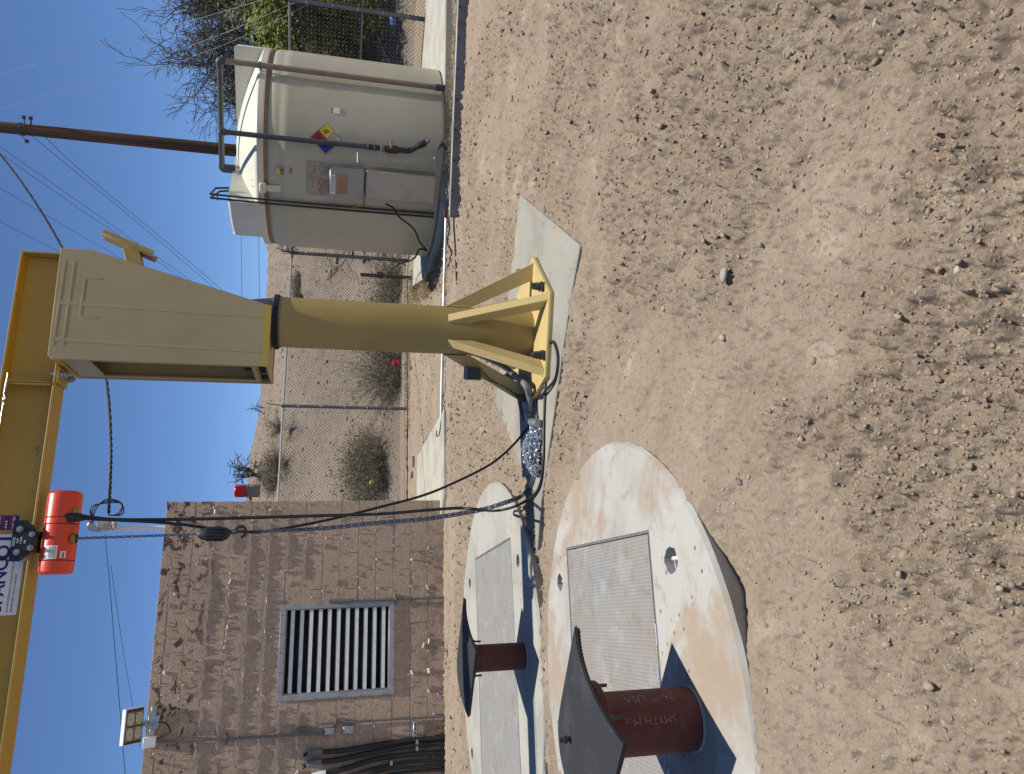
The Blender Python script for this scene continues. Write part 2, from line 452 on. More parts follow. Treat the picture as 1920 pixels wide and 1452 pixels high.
TWIG = simple("grey_twigs", (0.20, 0.165, 0.125), (0.135, 0.108, 0.08), 0.9, 0, 6)
LEAF = mk_leafy("green_leaves", (0.13, 0.165, 0.028), (0.185, 0.205, 0.04))
OLIVE = mk_leafy("olive_leaves", (0.085, 0.095, 0.035), (0.11, 0.11, 0.05))
WEED = mk_leafy("dry_weeds", (0.115, 0.105, 0.048), (0.23, 0.175, 0.095))
STRAW = simple("straw", (0.36, 0.28, 0.15), (0.28, 0.21, 0.11), 0.9, 0, 6)
STONE = mk_attr("stone_surface")
BLUEP = simple("blue_litter", (0.05, 0.13, 0.42), None, 0.5, 0, 10)
BRASS = simple("brass", (0.45, 0.30, 0.08), (0.3, 0.2, 0.06), 0.4, 0.7, 20)
LATCHM = simple("latch_plastic", (0.62, 0.62, 0.42), (0.56, 0.56, 0.38), 0.4, 0, 10)
REDV = simple("red_handle", (0.50, 0.17, 0.13), None, 0.5, 0, 10)

def text_mesh(s, size, ax_u, ax_v, org, depth=0.0012, bold=0.0, align='LEFT'):
    cu = bpy.data.curves.new("lettering", 'FONT'); cu.body = s; cu.size = size; cu.extrude = depth / 2; cu.offset = bold
    cu.align_x = align; cu.resolution_u = 3
    o = bpy.data.objects.new("lettering", cu); COL.objects.link(o)
    bpy.context.view_layer.update()
    me = bpy.data.meshes.new_from_object(o.evaluated_get(bpy.context.evaluated_depsgraph_get()))
    bpy.data.objects.remove(o); bpy.data.curves.remove(cu)
    n = ax_u.cross(ax_v); me.materials.clear()
    mt = Matrix(((ax_u.x, ax_v.x, n.x, org[0]), (ax_u.y, ax_v.y, n.y, org[1]), (ax_u.z, ax_v.z, n.z, org[2]), (0, 0, 0, 1)))
    me.transform(mt); return me

def bez(pts, n=8):
    """smooth path through points (Catmull-Rom)"""
    p = [Vector(q) for q in pts]; p = [p[0] * 2 - p[1]] + p + [p[-1] * 2 - p[-2]]
    out = []
    for i in range(1, len(p) - 2):
        for k in range(n):
            t = k / n
            out.append(0.5 * ((2 * p[i]) + (p[i + 1] - p[i - 1]) * t + (2 * p[i - 1] - 5 * p[i] + 4 * p[i + 1] - p[i + 2]) * t * t + (3 * p[i] - p[i - 1] - 3 * p[i + 1] + p[i + 2]) * t ** 3))
    out.append(p[-2]); return out

Z = Vector((0, 0, 1))
B = R(16.2)
E1 = Vector((math.cos(B), math.sin(B), 0)); N1 = Vector((math.sin(B), -math.cos(B), 0))    # the yard's main direction and the way its fronts face

# =================================================================== GROUND
LID1, LID1R = Vector((-1.325, 2.955, 0)), 1.10
LID2, LID2R = Vector((-2.17, 5.46, 0)), 1.425
PAD_CRANE = [(1.444, 5.287), (0.796, 3.82), (0.487, 3.98), (-0.72, 4.44), (-1.05, 4.50), (-0.716, 4.637), (-0.133, 5.908)]
def poly_dist(px, py, poly):
    """signed distance-like: negative inside"""
    x = np.asarray(px); y = np.asarray(py); d = np.full(x.shape, 1e9); ins = np.zeros(x.shape, bool); n = len(poly)
    for i in range(n):
        x1, y1 = poly[i]; x2, y2 = poly[(i + 1) % n]
        ex, ey = x2 - x1, y2 - y1; t = np.clip(((x - x1) * ex + (y - y1) * ey) / (ex * ex + ey * ey), 0, 1)
        d = np.minimum(d, np.hypot(x - x1 - t * ex, y - y1 - t * ey))
        c = ((y1 > y) != (y2 > y)) & (x < (x2 - x1) * (y - y1) / (y2 - y1 + 1e-12) + x1); ins ^= c
    return np.where(ins, -d, d)
TANK_PAD = [(1.72, 12.9), (1.62, 11.2), (1.72, 10.4), (1.95, 9.75), (2.3, 9.36), (3.2, 9.26), (5.0, 9.50), (9.0, 10.3), (9.0, 12.6), (6.1, 12.1), (5.0, 12.6)]
APRON = [(-0.30, 8.86), (-1.16, 11.7), (-2.6, 11.5), (-2.6, 9.5), (-1.30, 8.60)]
def gh(x, y):
    x = np.asarray(x, float); y = np.asarray(y, float)
    r = np.hypot(x, y)
    h = 0.030 * (fbm(x * 0.7, y * 0.7, 3, 3) - 0.5)
    # loosened, cloddy patches between smooth trampled ones
    soft = sstep(0.36, 0.58, fbm(x * 1.3 + 5, y * 1.6, 21, 4))
    n1 = fbm(x * 13, y * 13, 31, 3, 0.6); n2 = fbm(x * 30, y * 30, 41, 3, 0.6)
    h = h + (0.35 + 0.65 * soft) * (0.060 * np.abs(n1 - 0.5) * 2 * 0.6 + 0.055 * (np.maximum(n2, 0.47) - 0.47) * 2)
    h = h + 0.020 * (fbm(x * 48, y * 48, 51, 3, 0.7) - 0.5) * (0.75 + soft) + 0.016 * (fbm(x * 19, y * 19, 57, 3, 0.6) - 0.5)
    # raked and driven streaks in front of the tank
    st = sstep(4.2, 6.0, y)
    u = x * E1.x + y * E1.y; w = -x * E1.y + y * E1.x
    h = h + st * 0.030 * (fbm(u * 0.35, w * 5.5, 61, 4) - 0.5)
    # a worn rut and scuffs
    h = h - 0.018 * sstep(0.62, 0.72, fbm(x * 2.3, y * 2.3, 71, 3))
    far = 1 - 0.7 * sstep(8, 14, r)
    h = h * far
    # bedding down around the slabs
    d1 = np.hypot(x - LID1.x, y - LID1.y) - LID1R; d2 = np.hypot(x - LID2.x, y - LID2.y) - LID2R; dp = poly_dist(x, y, PAD_CRANE)
    d = np.minimum(np.minimum(d1, d2), dp)
    d = np.minimum(d, poly_dist(x, y, TANK_PAD)); d = np.minimum(d, poly_dist(x, y, APRON))
    k = sstep(0.0, 0.25, d)
    h = h * (0.5 * k + 0.5)
    h = h + 0.056 * (1 - sstep(0.0, 0.55, d1)) + 0.012 * (1 - sstep(0, 0.3, d2)) + 0.006 * (1 - sstep(0, .3, dp))
    h = np.where(d < -0.06, -0.05, h)
    # hollow washed out beside the near lid, and the gully in front of the far one
    h = h - 0.075 * np.exp(-(((x + 0.62) / 0.21) ** 2 + ((y - 2.12) / 0.15) ** 2))
    gx = x - (-1.15); gy = y - (4.40 + 0.25 * (x + 1.15))
    h = h - 0.05 * np.exp(-((gx / 0.45) ** 2 + (gy / 0.10) ** 2))
    return h
def make_ground():
    az = np.concatenate([np.linspace(-180, -49, 28)[:-1], np.linspace(-49, -33, 70)[:-1], np.linspace(-33, 33, 500), np.linspace(33, 49, 70)[1:], np.linspace(49, 180, 28)[1:-1]])
    rr = np.concatenate([[0.25, 0.5, 0.75], np.geomspace(0.95, 16, 640), np.geomspace(17, 260, 26)])
    A, RR = np.meshgrid(np.radians(az), rr)
    X = RR * np.sin(A); Y = RR * np.cos(A)
    Hh = gh(X, Y)
    Hh[RR > 16.5] = 0
    v = np.stack([X, Y, Hh], -1).reshape(-1, 3)
    na = len(az); nr = len(rr)
    i = np.arange(nr - 1)[:, None] * na; k = np.arange(na)[None, :]; k2 = (k + 1) % na
    f = np.stack([i + k, i + k2, i + na + k2, i + na + k], -1).reshape(-1, 4)[:, ::-1]
    vs = np.vstack([v, [[0, 0, float(gh(0.0, 0.0))]]]); c = len(vs) - 1
    me = bpy.data.meshes.new("ground")
    tri = np.stack([np.full(na, c), (np.arange(na) + 1) % na, np.arange(na)], -1)[:, ::-1]
    nq, ntri = len(f), len(tri)
    me.vertices.add(len(vs)); me.vertices.foreach_set("co", vs.astype(np.float32).ravel())
    me.loops.add(nq * 4 + ntri * 3)
    me.loops.foreach_set("vertex_index", np.concatenate([f.ravel(), tri.ravel()]).astype(np.int32))
    me.polygons.add(nq + ntri)
    me.polygons.foreach_set("loop_start", np.concatenate([np.arange(nq) * 4, nq * 4 + np.arange(ntri) * 3]).astype(np.int32))
    me.update(calc_edges=True); me.validate()
    sf = sstep(0.36, 0.58, fbm(vs[:, 0] * 1.3 + 5, vs[:, 1] * 1.6, 21, 4) + 0.30 * (fbm(vs[:, 0] * 6, vs[:, 1] * 6, 23, 4) - 0.5))
    at = me.color_attributes.new("disturbed", 'FLOAT_COLOR', 'POINT')
    at.data.foreach_set("color", np.stack([sf, sf, sf, np.ones_like(sf)], -1).astype(np.float32).ravel())
    me.shade_smooth()
    ob("ground", me, DIRT, kind='structure')
make_ground()

# ------------------------------------------------------------------ hillside behind the fence
def hill_h(x, y):
    """height of the gravel bank that rises behind the fence"""
    x = np.asarray(x, float); y = np.asarray(y, float)
    crest = 4.1 + 0.45 * sstep(0.5, -4, x) + 0.4 * (fbm(x * 0.16, y * 0.02, 81, 3) - 0.5) + 0.3 * sstep(4.5, 12, x)
    foot = 15.3 + 0.30 * x - 1.1 * np.maximum(x - 2.5, 0) * 0.55 + 0.8 * (fbm(x * 0.4, y * 0.1, 91, 3) - 0.5)
    t = sstep(0, 1, (y - foot) / 15.0) ** 0.9
    h = crest * t
    h = h + 0.30 * (fbm(x * 0.55, y * 0.55, 101, 4) - 0.5) * sstep(0.0, 0.1, t) + 0.24 * (fbm(x * 2.4, y * 2.4, 111, 4, 0.6) - 0.5) * sstep(0.0, 0.06, t)
    h = h + 0.10 * (fbm(x * 7, y * 7, 121, 3, 0.6) - 0.5) * sstep(0.0, 0.06, t)
    return h - 0.06 * (1 - sstep(0, 0.02, t))
def make_hill():
    xs = np.concatenate([np.linspace(-60, -9, 40)[:-1], np.linspace(-9, 13, 250), np.linspace(13, 70, 40)[1:]])
    ys = np.concatenate([np.linspace(11.5, 30, 220), np.linspace(30, 90, 30)[1:]])
    X, Y = np.meshgrid(xs, ys); H = hill_h(X, Y)
    v = np.stack([X, Y, H], -1).reshape(-1, 3); n = len(xs)
    f = [(j * n + i, j * n + i + 1, (j + 1) * n + i + 1, (j + 1) * n + i) for j in range(len(ys) - 1) for i in range(n - 1)]
    me = bpy.data.meshes.new("hillside"); me.from_pydata(v.tolist(), [], f); me.shade_smooth()
    ob("hillside", me, HILL, kind='structure')
make_hill()

# ------------------------------------------------------------------ stones
_t = (1 + 5 ** .5) / 2
ICO_V = np.array([(-1, _t, 0), (1, _t, 0), (-1, -_t, 0), (1, -_t, 0), (0, -1, _t), (0, 1, _t), (0, -1, -_t), (0, 1, -_t), (_t, 0, -1), (_t, 0, 1), (-_t, 0, -1), (-_t, 0, 1)]) / math.hypot(1, _t)
ICO_F = np.array([(0, 11, 5), (0, 5, 1), (0, 1, 7), (0, 7, 10), (0, 10, 11), (1, 5, 9), (5, 11, 4), (11, 10, 2), (10, 7, 6), (7, 1, 8), (3, 9, 4), (3, 4, 2), (3, 2, 6), (3, 6, 8), (3, 8, 9), (4, 9, 5), (2, 4, 11), (6, 2, 10), (8, 6, 7), (9, 8, 1)])
def blocked(x, y, m=0.02):
    d = np.minimum(np.hypot(x - LID1.x, y - LID1.y) - LID1R, np.hypot(x - LID2.x, y - LID2.y) - LID2R)
    d = np.minimum(d, poly_dist(x, y, PAD_CRANE)); d = np.minimum(d, poly_dist(x, y, TANK_PAD)); d = np.minimum(d, poly_dist(x, y, APRON))
    p = np.stack([x - (-1.42), y - 8.888], -1); s = p @ np.array([E1.x, E1.y]); q = p @ np.array([N1.x, N1.y])
    return (d < m) | ((s < 0.05) & (q < 0.03))
def stone_cloud(name, x, y, z, size, tones, mat, label=None):
    n = len(x)
    ang = NR.uniform(0, 2 * np.pi, n); ca, sa = np.cos(ang), np.sin(ang)
    sc = np.stack([NR.uniform(0.8, 1.5, n), NR.uniform(0.7, 1.1, n), NR.uniform(0.45, 0.85, n)], -1) * size[:, None]
    V = ICO_V[None] * (1 + NR.uniform(-0.42, 0.42, (n, 12, 1))) * sc[:, None]
    X = V[..., 0] * ca[:, None] - V[..., 1] * sa[:, None] + x[:, None]
    Y = V[..., 0] * sa[:, None] + V[..., 1] * ca[:, None] + y[:, None]
    Zz = V[..., 2] + (z + size * 0.02)[:, None]
    v = np.stack([X, Y, Zz], -1).reshape(-1, 3)
    f = (ICO_F[None] + (np.arange(n) * 12)[:, None, None]).reshape(-1, 3)
    me = bpy.data.meshes.new(name)
    me.vertices.add(len(v)); me.vertices.foreach_set("co", v.astype(np.float32).ravel())
    me.loops.add(f.size); me.loops.foreach_set("vertex_index", f.astype(np.int32).ravel())
    me.polygons.add(len(f)); me.polygons.foreach_set("loop_start", (np.arange(len(f)) * 3).astype(np.int32))
    me.update(calc_edges=True)
    at = me.color_attributes.new("tone", 'FLOAT_COLOR', 'POINT')
    c = np.ones((n, 12, 4)); c[..., :3] = tones[:, None, :]
    at.data.foreach_set("color", c.astype(np.float32).ravel())
    return ob(name, me, mat, kind='stuff')
def tone_pick(n):
    pal = np.array([(0.26, 0.195, 0.145), (0.30, 0.23, 0.17), (0.22, 0.165, 0.125), (0.27, 0.20, 0.15), (0.33, 0.27, 0.215), (0.21, 0.175, 0.15), (0.40, 0.335, 0.265), (0.17, 0.13, 0.105)])
    pal = pal * 0.45 + np.array([(0.33, 0.26, 0.188)]) * 0.62
    p = np.array([.24, .22, .14, .14, .12, .05, .05, .04])
    return pal[NR.choice(len(pal), n, p=p)] * NR.uniform(0.85, 1.12, (n, 1))
def gravel():
    N = 50000
    az = np.radians(NR.uniform(-43, 43, N)); r = 0.95 * (13.5 / 0.95) ** NR.uniform(0, 1, N)
    x = r * np.sin(az); y = r * np.cos(az)
    soft = fbm(x * 1.3 + 5, y * 1.6, 21, 4)
    keep = (NR.uniform(0, 1, N) < 0.34 + 0.66 * sstep(0.42, 0.58, soft)) & ~blocked(x, y)
    x, y, r = x[keep], y[keep], r[keep]
    size = (0.0010 + 0.00085 * r) * np.exp(NR.normal(0, 0.50, len(x)))
    size = np.clip(size, 0.0011, 0.024)
    stone_cloud("gravel", x, y, gh(x, y) - size * 0.15, size, tone_pick(len(x)), STONE)
    N = 30000
    az = np.radians(NR.uniform(-43, 43, N)); r = 0.95 * (11 / 0.95) ** NR.uniform(0, 1, N)
    x = r * np.sin(az); y = r * np.cos(az)
    soft = fbm(x * 1.3 + 5, y * 1.6, 21, 4) + 0.35 * (fbm(x * 6, y * 6, 23, 3) - 0.5)
    keep = (NR.uniform(0, 1, N) < 0.12 + 0.75 * sstep(0.42, 0.62, soft)) & ~blocked(x, y)
    x, y, r = x[keep], y[keep], r[keep]
    size = np.clip((0.0016 + 0.0009 * r) * np.exp(NR.normal(0, 0.5, len(x))), 0.0015, 0.018)
    tn = np.array([(0.295, 0.23, 0.165), (0.33, 0.26, 0.187), (0.26, 0.20, 0.145)])[NR.integers(0, 3, len(x))] * NR.uniform(0.88, 1.1, (len(x), 1))
    stone_cloud("clods", x, y, gh(x, y) - size * 0.15, size, tn, STONE)
    N = 11000
    x = NR.uniform(-8, 11, N); y = NR.uniform(13.5, 29, N); z = hill_h(x, y); k = z > 0.02
    x, y, z = x[k], y[k], z[k]
    size = np.clip(0.014 * np.exp(NR.normal(0, 0.6, len(x))), 0.007, 0.10)
    stone_cloud("hill_stones", x, y, z, size, tone_pick(len(x)) * 1.1, STONE)
gravel()

def big_stone(i, x, y, size, tone, label, group=None, flat=0.6, rot=None, ext=1.25):
    bm = bmesh.new(); bmesh.ops.create_icosphere(bm, subdivisions=2, radius=1)
    rg = random.Random(900 + i); a = rot if rot is not None else rg.uniform(0, 6.28)
    ph = [rg.uniform(0, 6) for _ in range(6)]
    for v in bm.verts:
        p = v.co; d = 1 + 0.13 * math.sin(3.1 * p.x + ph[0]) * math.cos(2.7 * p.y + ph[1]) + 0.09 * math.sin(5 * p.z + ph[2] + 3 * p.x) + 0.05 * math.sin(8 * p.y + ph[3])
        v.co = Vector((p.x * ext * d, p.y * d * 0.85, p.z * flat * d)) * size
    me = bpy.data.meshes.new("stone"); bm.to_mesh(me); bm.free()
    at = me.color_attributes.new("tone", 'FLOAT_COLOR', 'POINT')
    for q in at.data: q.color = (*tone, 1)
    me.shade_smooth()
    o = ob("stone", me, STONE, None, label, "stone", group)
    o.location = (x, y, float(gh(x, y)) + size * flat * 0.45); o.rotation_euler = (rg.uniform(-.2, .2), rg.uniform(-.2, .2), a)
    return o
_g = gp(1375, 517); big_stone(0, _g.x, _g.y, 0.021, (0.36, 0.32, 0.27), "smooth pale grey oval pebble lying alone in front of the concrete crane pad", flat=0.45)
_g = gp(1802, 505); big_stone(1, _g.x, _g.y, 0.011, (0.44, 0.40, 0.34), "whitish angular stone on the loose dirt, nearest to the camera on that side")
_g = gp(1660, 48); big_stone(2, _g.x, _g.y, 0.018, (0.36, 0.33, 0.29), "grey broken stone at the far right of the bare dirt, well away from the slabs")
_g = gp(1335, 107); big_stone(3, _g.x, _g.y, 0.014, (0.30, 0.25, 0.2), "tilted brown stone with a sharp dark shadow side on the open dirt")
_g = gp(1362, 634); big_stone(4, _g.x, _g.y, 0.014, (0.40, 0.33, 0.26), "tan elongated stone lying beside the crack in the dirt")
_g = gp(1405, 905); big_stone(5, _g.x, _g.y, 0.012, (0.20, 0.15, 0.13), "dark reddish round stone near the rim of the close concrete lid", flat=0.8)
_g = gp(1332, 1338, 0.07)
def mid_stones():
    n = 0; rg = random.Random(5)
    while n < 60:
        a = R(rg.uniform(-30, 31)); r = 1.15 * (9.5 / 1.15) ** rg.random()
        x, y = r * math.sin(a), r * math.cos(a)
        if bool(blocked(np.array([x]), np.array([y]), 0.06)[0]): continue
        s = (0.0026 + 0.0017 * r) * rg.uniform(0.75, 1.5)
        t = rg.choice([(0.26, 0.205, 0.155), (0.30, 0.24, 0.18), (0.22, 0.18, 0.15), (0.36, 0.30, 0.23), (0.27, 0.20, 0.145)])
        big_stone(20 + n, x, y, min(s, 0.03), t, "small weathered pebble scattered on the open dirt yard, like its neighbours", "small pebbles scattered over the dirt", rg.uniform(.5, .8))
        n += 1
mid_stones()

# =================================================================== SLABS
def slab_poly(name, poly, z0, z1, mat, bevel=0.01):
    m = MB(); m.prism([Vector((p[0], p[1], z0)) for p in poly], (0, 0, z1 - z0))
    return ob(name, m.mesh(name, bevel), mat, kind='structure')
slab_poly("crane_pad", PAD_CRANE, -0.15, 0.022, PADC, 0.006)
slab_poly("tank_pad", TANK_PAD, -0.15, 0.10, APRC, 0.015)
slab_poly("side_pavement", APRON, -0.1, 0.045, APRC, 0.01)

def lid(center, rad, rot, hatch, sockets, zt, label, mat, leaves):
    """round concrete well lid: hatch = (u0, u1, w0, w1) in the lid's own axes"""
    th = thing("well_lid", label, "well lid", (center.x, center.y, 0))
    e = Vector((math.cos(rot), math.sin(rot), 0)); n = Vector((-math.sin(rot), math.cos(rot), 0))
    P = lambda u, w, z: Vector((center.x, center.y, 0)) + e * u + n * w + Z * z
    bm = bmesh.new()
    def ring(pts, z):
        vs = [bm.verts.new(P(u, w, z)) for u, w in pts]
        return vs
    def close(vs): return [bm.edges.new((vs[i], vs[(i + 1) % len(vs)])) for i in range(len(vs))]
    NS = 120; rg = random.Random(int(rad * 100))
    wob = [rg.uniform(-0.004, 0.004) for _ in range(NS)]
    circ = [((rad - 0.014 + wob[k]) * math.cos(2 * math.pi * k / NS), (rad - 0.014 + wob[k]) * math.sin(2 * math.pi * k / NS)) for k in range(NS)]
    outer = ring(circ, zt); edges = close(outer)
    u0, u1, w0, w1 = hatch
    hr = ring([(u0, w0), (u1, w0), (u1, w1), (u0, w1)], zt); edges += close(hr)
    sock = []
    for su, sw, sr in sockets:
        rg2 = random.Random(int(su * 999))
        pts = [(su + sr * rg2.uniform(.9, 1.1) * math.cos(2 * math.pi * k / 18), sw + sr * 1.1 * rg2.uniform(.9, 1.1) * math.sin(2 * math.pi * k / 18)) for k in range(18)]
        rv = ring(pts, zt); edges += close(rv); sock.append((rv, pts))
    bmesh.ops.triangle_fill(bm, use_beauty=True, use_dissolve=False, edges=edges)
    def skirt(vs, pts2, z2, flip):
        low = ring(pts2, z2)
        for i in range(len(vs)):
            j = (i + 1) % len(vs); q = (vs[i], vs[j], low[j], low[i])
            try: bm.faces.new(q if not flip else q[::-1])
            except ValueError: pass
        return low
    c2 = [(rad * math.cos(2 * math.pi * k / NS) + wob[k], rad * math.sin(2 * math.pi * k / NS) + wob[k]) for k in range(NS)]
    o2 = skirt(outer, c2, zt - 0.016, True); skirt(o2, [(p[0] * (1 - 0.07 / rad), p[1] * (1 - 0.07 / rad)) for p in c2], -0.14, True)  # lower skirt shaped to taper inward so the slab's side stays unlit
    low = skirt(hr, [(u0, w0), (u1, w0), (u1, w1), (u0, w1)], zt - 0.06, True); bm.faces.new(low)
    for rv, pts in sock:
        lw = skirt(rv, [(p[0], p[1]) for p in pts], zt - 0.075, True); bm.faces.new(lw)
    bmesh.ops.recalc_face_normals(bm, faces=bm.faces[:])
    me = bpy.data.meshes.new("slab"); bm.to_mesh(me); bm.free(); me.shade_smooth(); me.set_sharp_from_angle(angle=R(40))
    ob("slab", me, mat, th)
    # hatch: a frame, and leaves that lie in it with a gap
    g = 0.007
    fr = MB()
    for (a, b, c, d) in ((u0, u1, w0, w0 + 0.012), (u0, u1, w1 - 0.012, w1), (u0, u0 + 0.012, w0 + 0.012, w1 - 0.012), (u1 - 0.012, u1, w0 + 0.012, w1 - 0.012)):
        fr.box(P((a + b) / 2, (c + d) / 2, zt - 0.027), (b - a - 0.0012, d - c - 0.0012, 0.052), (e, n, Z))
    ob("hatch_frame", fr.mesh("hatch_frame"), GALV, th)
    bounds = [u0 + 0.012 + (u1 - u0 - 0.024) * k / leaves for k in range(leaves + 1)]
    for k in range(leaves):
        m = MB(); a, b = bounds[k] + g / 2, bounds[k + 1] - g / 2
        m.box(P((a + b) / 2, (w0 + w1) / 2, zt - 0.006), (b - a, w1 - w0 - 0.024 - 2 * g, 0.012), (e, n, Z))
        lf = ob("hatch_leaf", m.mesh("hatch_leaf", 0.0015), TREAD if mat is CONC else TREADC, th)
        hm = MB()
        for q in (0.3, 0.7):
            hm.tube([P(a + (b - a) * q - 0.04, w0 + 0.004, zt + 0.001), P(a + (b - a) * q + 0.04, w0 + 0.004, zt + 0.001)], 0.006, 8)
        ob("hinge", hm.mesh("hinge"), GALV, lf)
    # cast-in lifting bars
    for su, sw, sr in sockets:
        m = MB(); pts = []
        for k in range(9):
            a = math.pi * k / 8
            pts.append(P(su + sr * 0.10 + 0.0 * a, sw - sr * 0.62 * math.cos(a), zt - 0.062 + sr * 1.0 * math.sin(a)))
        m.tube(pts, sr * 0.16, 8)
        ob("lifting_loop", m.mesh("lifting_loop"), HOUSE, th)
        m = MB(); m.lathe([(sr * 0.62, -0.074), (sr * 0.62, -0.028), (sr * 0.54, -0.028), (sr * 0.54, -0.072)], P(su - sr * .25, sw, zt), (e, n, Z), 10)
        ob("socket_cup", m.mesh("socket_cup"), HOUSE, th)
    return th, P
def inlid(c, rot, p):
    d = Vector((p[0] - c.x, p[1] - c.y, 0)); return d.dot(Vector((math.cos(rot), math.sin(rot), 0))), d.dot(Vector((-math.sin(rot), math.cos(rot), 0)))
ZT = 0.07
R1, R2 = R(16.2), R(19.5)
a1, b1 = inlid(LID1, R1, (-0.536, 2.69)); a1b, b1b = inlid(LID1, R1, (-0.874, 3.736))
s1 = [inlid(LID1, R1, (-0.623, 2.482)) + (0.050,), inlid(LID1, R1, (-1.07, 3.832)) + (0.045,)]
u1 = (a1 + a1b) / 2
lid(LID1, LID1R, R1, (u1 - 1.30, u1, b1, b1b), s1, ZT, "close round concrete lid with sandy stains and a dusty tread plate hatch", CONC, 1)
a2, b2 = inlid(LID2, R2, (-1.074, 5.034)); a2b, b2b = inlid(LID2, R2, (-1.528, 6.343)); u2 = (a2 + a2b) / 2
s2 = [inlid(LID2, R2, (-1.184, 4.795)) + (0.045,), inlid(LID2, R2, (-1.815, 6.564)) + (0.045,), inlid(LID2, R2, (-3.2, 6.2)) + (0.045,)]
lid(LID2, LID2R, R2, (u2 - 1.82, u2, b2, b2b), s2, ZT, "farther and cleaner round concrete lid by the block building with a grey hatch", CONC2, 1)

# ------------------------------------------------------------------ vent pipes standing on the lids, with rubber sheets on top
def vent(base, r, h, fr, bolts, label, bolt_ph):
    th = thing("vent_pipe", label, "pipe", base)
    m = MB(); b = Vector(base); zt = b.z
    m.lathe([(r, 0), (r, h), (r - 0.008, h), (r - 0.008, 0.02)], b, None, 40)
    pp = ob("pipe", m.mesh("pipe"), RUST, th)
    m = MB(); m.lathe([(r, h - 0.034), (fr, h - 0.034), (fr, h - 0.008), (r + 0.004, h - 0.008), (r + 0.004, h)], b, None, 40)
    m.lathe([(r + 0.001, h - 0.06), (r + 0.009, h - 0.036)], b, None, 40)
    ob("flange", m.mesh("flange", 0.002), RUST, th)
    m = MB(); m.lathe([(r + 0.006, 0), (r + 0.002, 0.006), (r - 0.001, 0.008)], b, None, 40)
    ob("grout_collar", m.mesh("grout_collar"), CONC, th)
    for k in range(bolts):
        a = bolt_ph + 2 * math.pi * k / bolts
        p = b + Vector((math.cos(a) * (fr - 0.016), math.sin(a) * (fr - 0.016), h - 0.034))
        m = MB(); m.tube([p + Z * 0.03, p - Z * 0.055], 0.0065, 8)
        m.lathe([(0.0, -0.014), (0.012, -0.014), (0.012, -0.0005)], p, None, 6)
        ob("bolt", m.mesh("bolt"), STEELD, th)
    return th, pp
V1 = Vector((-1.125, 2.290, ZT)); V2 = Vector((-1.735, 4.535, ZT))
th1, pipe1 = vent(V1, 0.103, 0.375, 0.142, 4, "thick dark red vent pipe with chalk writing on the close concrete lid", R(35))
th2, pipe2 = vent(V2, 0.083, 0.375, 0.118, 8, "slimmer rusty red vent pipe on the farther concrete lid", R(22))
# chalk handwriting, upside down on the near pipe as in the photograph
def wrap_text(s, size, base, r, ang0, z0, mat, parent, name):
    me = text_mesh(s, size, Vector((1, 0, 0)), Vector((0, 1, 0)), (0, 0, 0), 0.0006, -0.0004)
    for v in me.vertices:            # letters run down the pipe, tops turned to the right
        along, up, dep = v.co.x, v.co.y, v.co.z
        a = ang0 + up / r
        v.co = Vector((base.x + (r + 0.0006 + dep) * math.cos(a), base.y + (r + 0.0006 + dep) * math.sin(a), z0 - along))
    return ob(name, me, mat, parent)
CHALK = simple("chalk", (0.30, 0.20, 0.17), (0.17, 0.07, 0.055), 0.9, 0, 60)
def wrap_flip(s, size, base, r, ang0, z0):
    me = text_mesh(s, size, Vector((1, 0, 0)), Vector((0, 1, 0)), (0, 0, 0), 0.0006, -0.0004)
    for v in me.vertices:
        along, up, dep = v.co.x, v.co.y, v.co.z
        a = ang0 - up / r
        v.co = Vector((base.x + (r + 0.0006 + dep) * math.cos(a), base.y + (r + 0.0006 + dep) * math.sin(a), z0 + along))
    return ob("chalk_writing", me, CHALK, pipe1)
fa = math.atan2(-V1.y, -V1.x)          # the side of the pipe that faces the camera
wrap_flip("26  \"  USA", 0.042, V1, 0.103, fa + R(52), V1.z + 0.085)
wrap_flip("SMYTH Mec", 0.036, V1, 0.103, fa + R(8), V1.z + 0.10)

def rubber_sheet(base, h, half, rot, droop, label, thick=0.010, nub=True, tilt=(0, 0)):
    th = thing("rubber_sheet", label, "rubber sheet", base)
    e = Vector((math.cos(rot), math.sin(rot), 0)); n = Vector((-math.sin(rot), math.cos(rot), 0)); N = 14
    top, bot = [], []
    for j in range(N + 1):
        for i in range(N + 1):
            u = (i / N * 2 - 1) * half[0]; w = (j / N * 2 - 1) * half[1]
            d = droop(u, w)
            p = Vector(base) + e * u + n * w + Z * (h + d + tilt[0] * u + tilt[1] * w)
            top.append(p + Z * thick); bot.append(p)
    m = MB(); K = N + 1; vs = top + bot; o = K * K; fs = []
    for j in range(N):
        for i in range(N):
            a = j * K + i
            fs.append((a, a + 1, a + K + 1, a + K)); fs.append((o + a, o + a + K, o + a + K + 1, o + a + 1))
    rim = [i for i in range(K)] + [j * K + N for j in range(1, K)] + [N * K + i for i in range(N - 1, -1, -1)] + [j * K for j in range(N - 1, 0, -1)]
    for q in range(len(rim)):
        a, b = rim[q], rim[(q + 1) % len(rim)]; fs.append((b, a, o + a, o + b))
    m.add(vs, fs); ob("sheet", m.mesh("sheet", 0, True, 50), RUBBER, th)
    if nub:           # the serrated tread on the sheet's underside shows along its edge
        m = MB()
        for q in range(0, len(rim)):
            a = rim[q]; b = rim[(q + 1) % len(rim)]
            for t in (0.15, 0.65):
                c = bot[a].lerp(bot[b], t); inw = (Vector(base) - c); inw.z = 0; inw.normalize()
                m.box(c + inw * 0.012 - Z * 0.003, (0.013, 0.013, 0.009), (e, n, Z))
        ob("tread_nub", m.mesh("tread_nub"), BLACK, th, kind='stuff')
    return th, e, n
hs1 = V1.z + 0.375
c1 = Vector((-1.15, 2.30, 0))
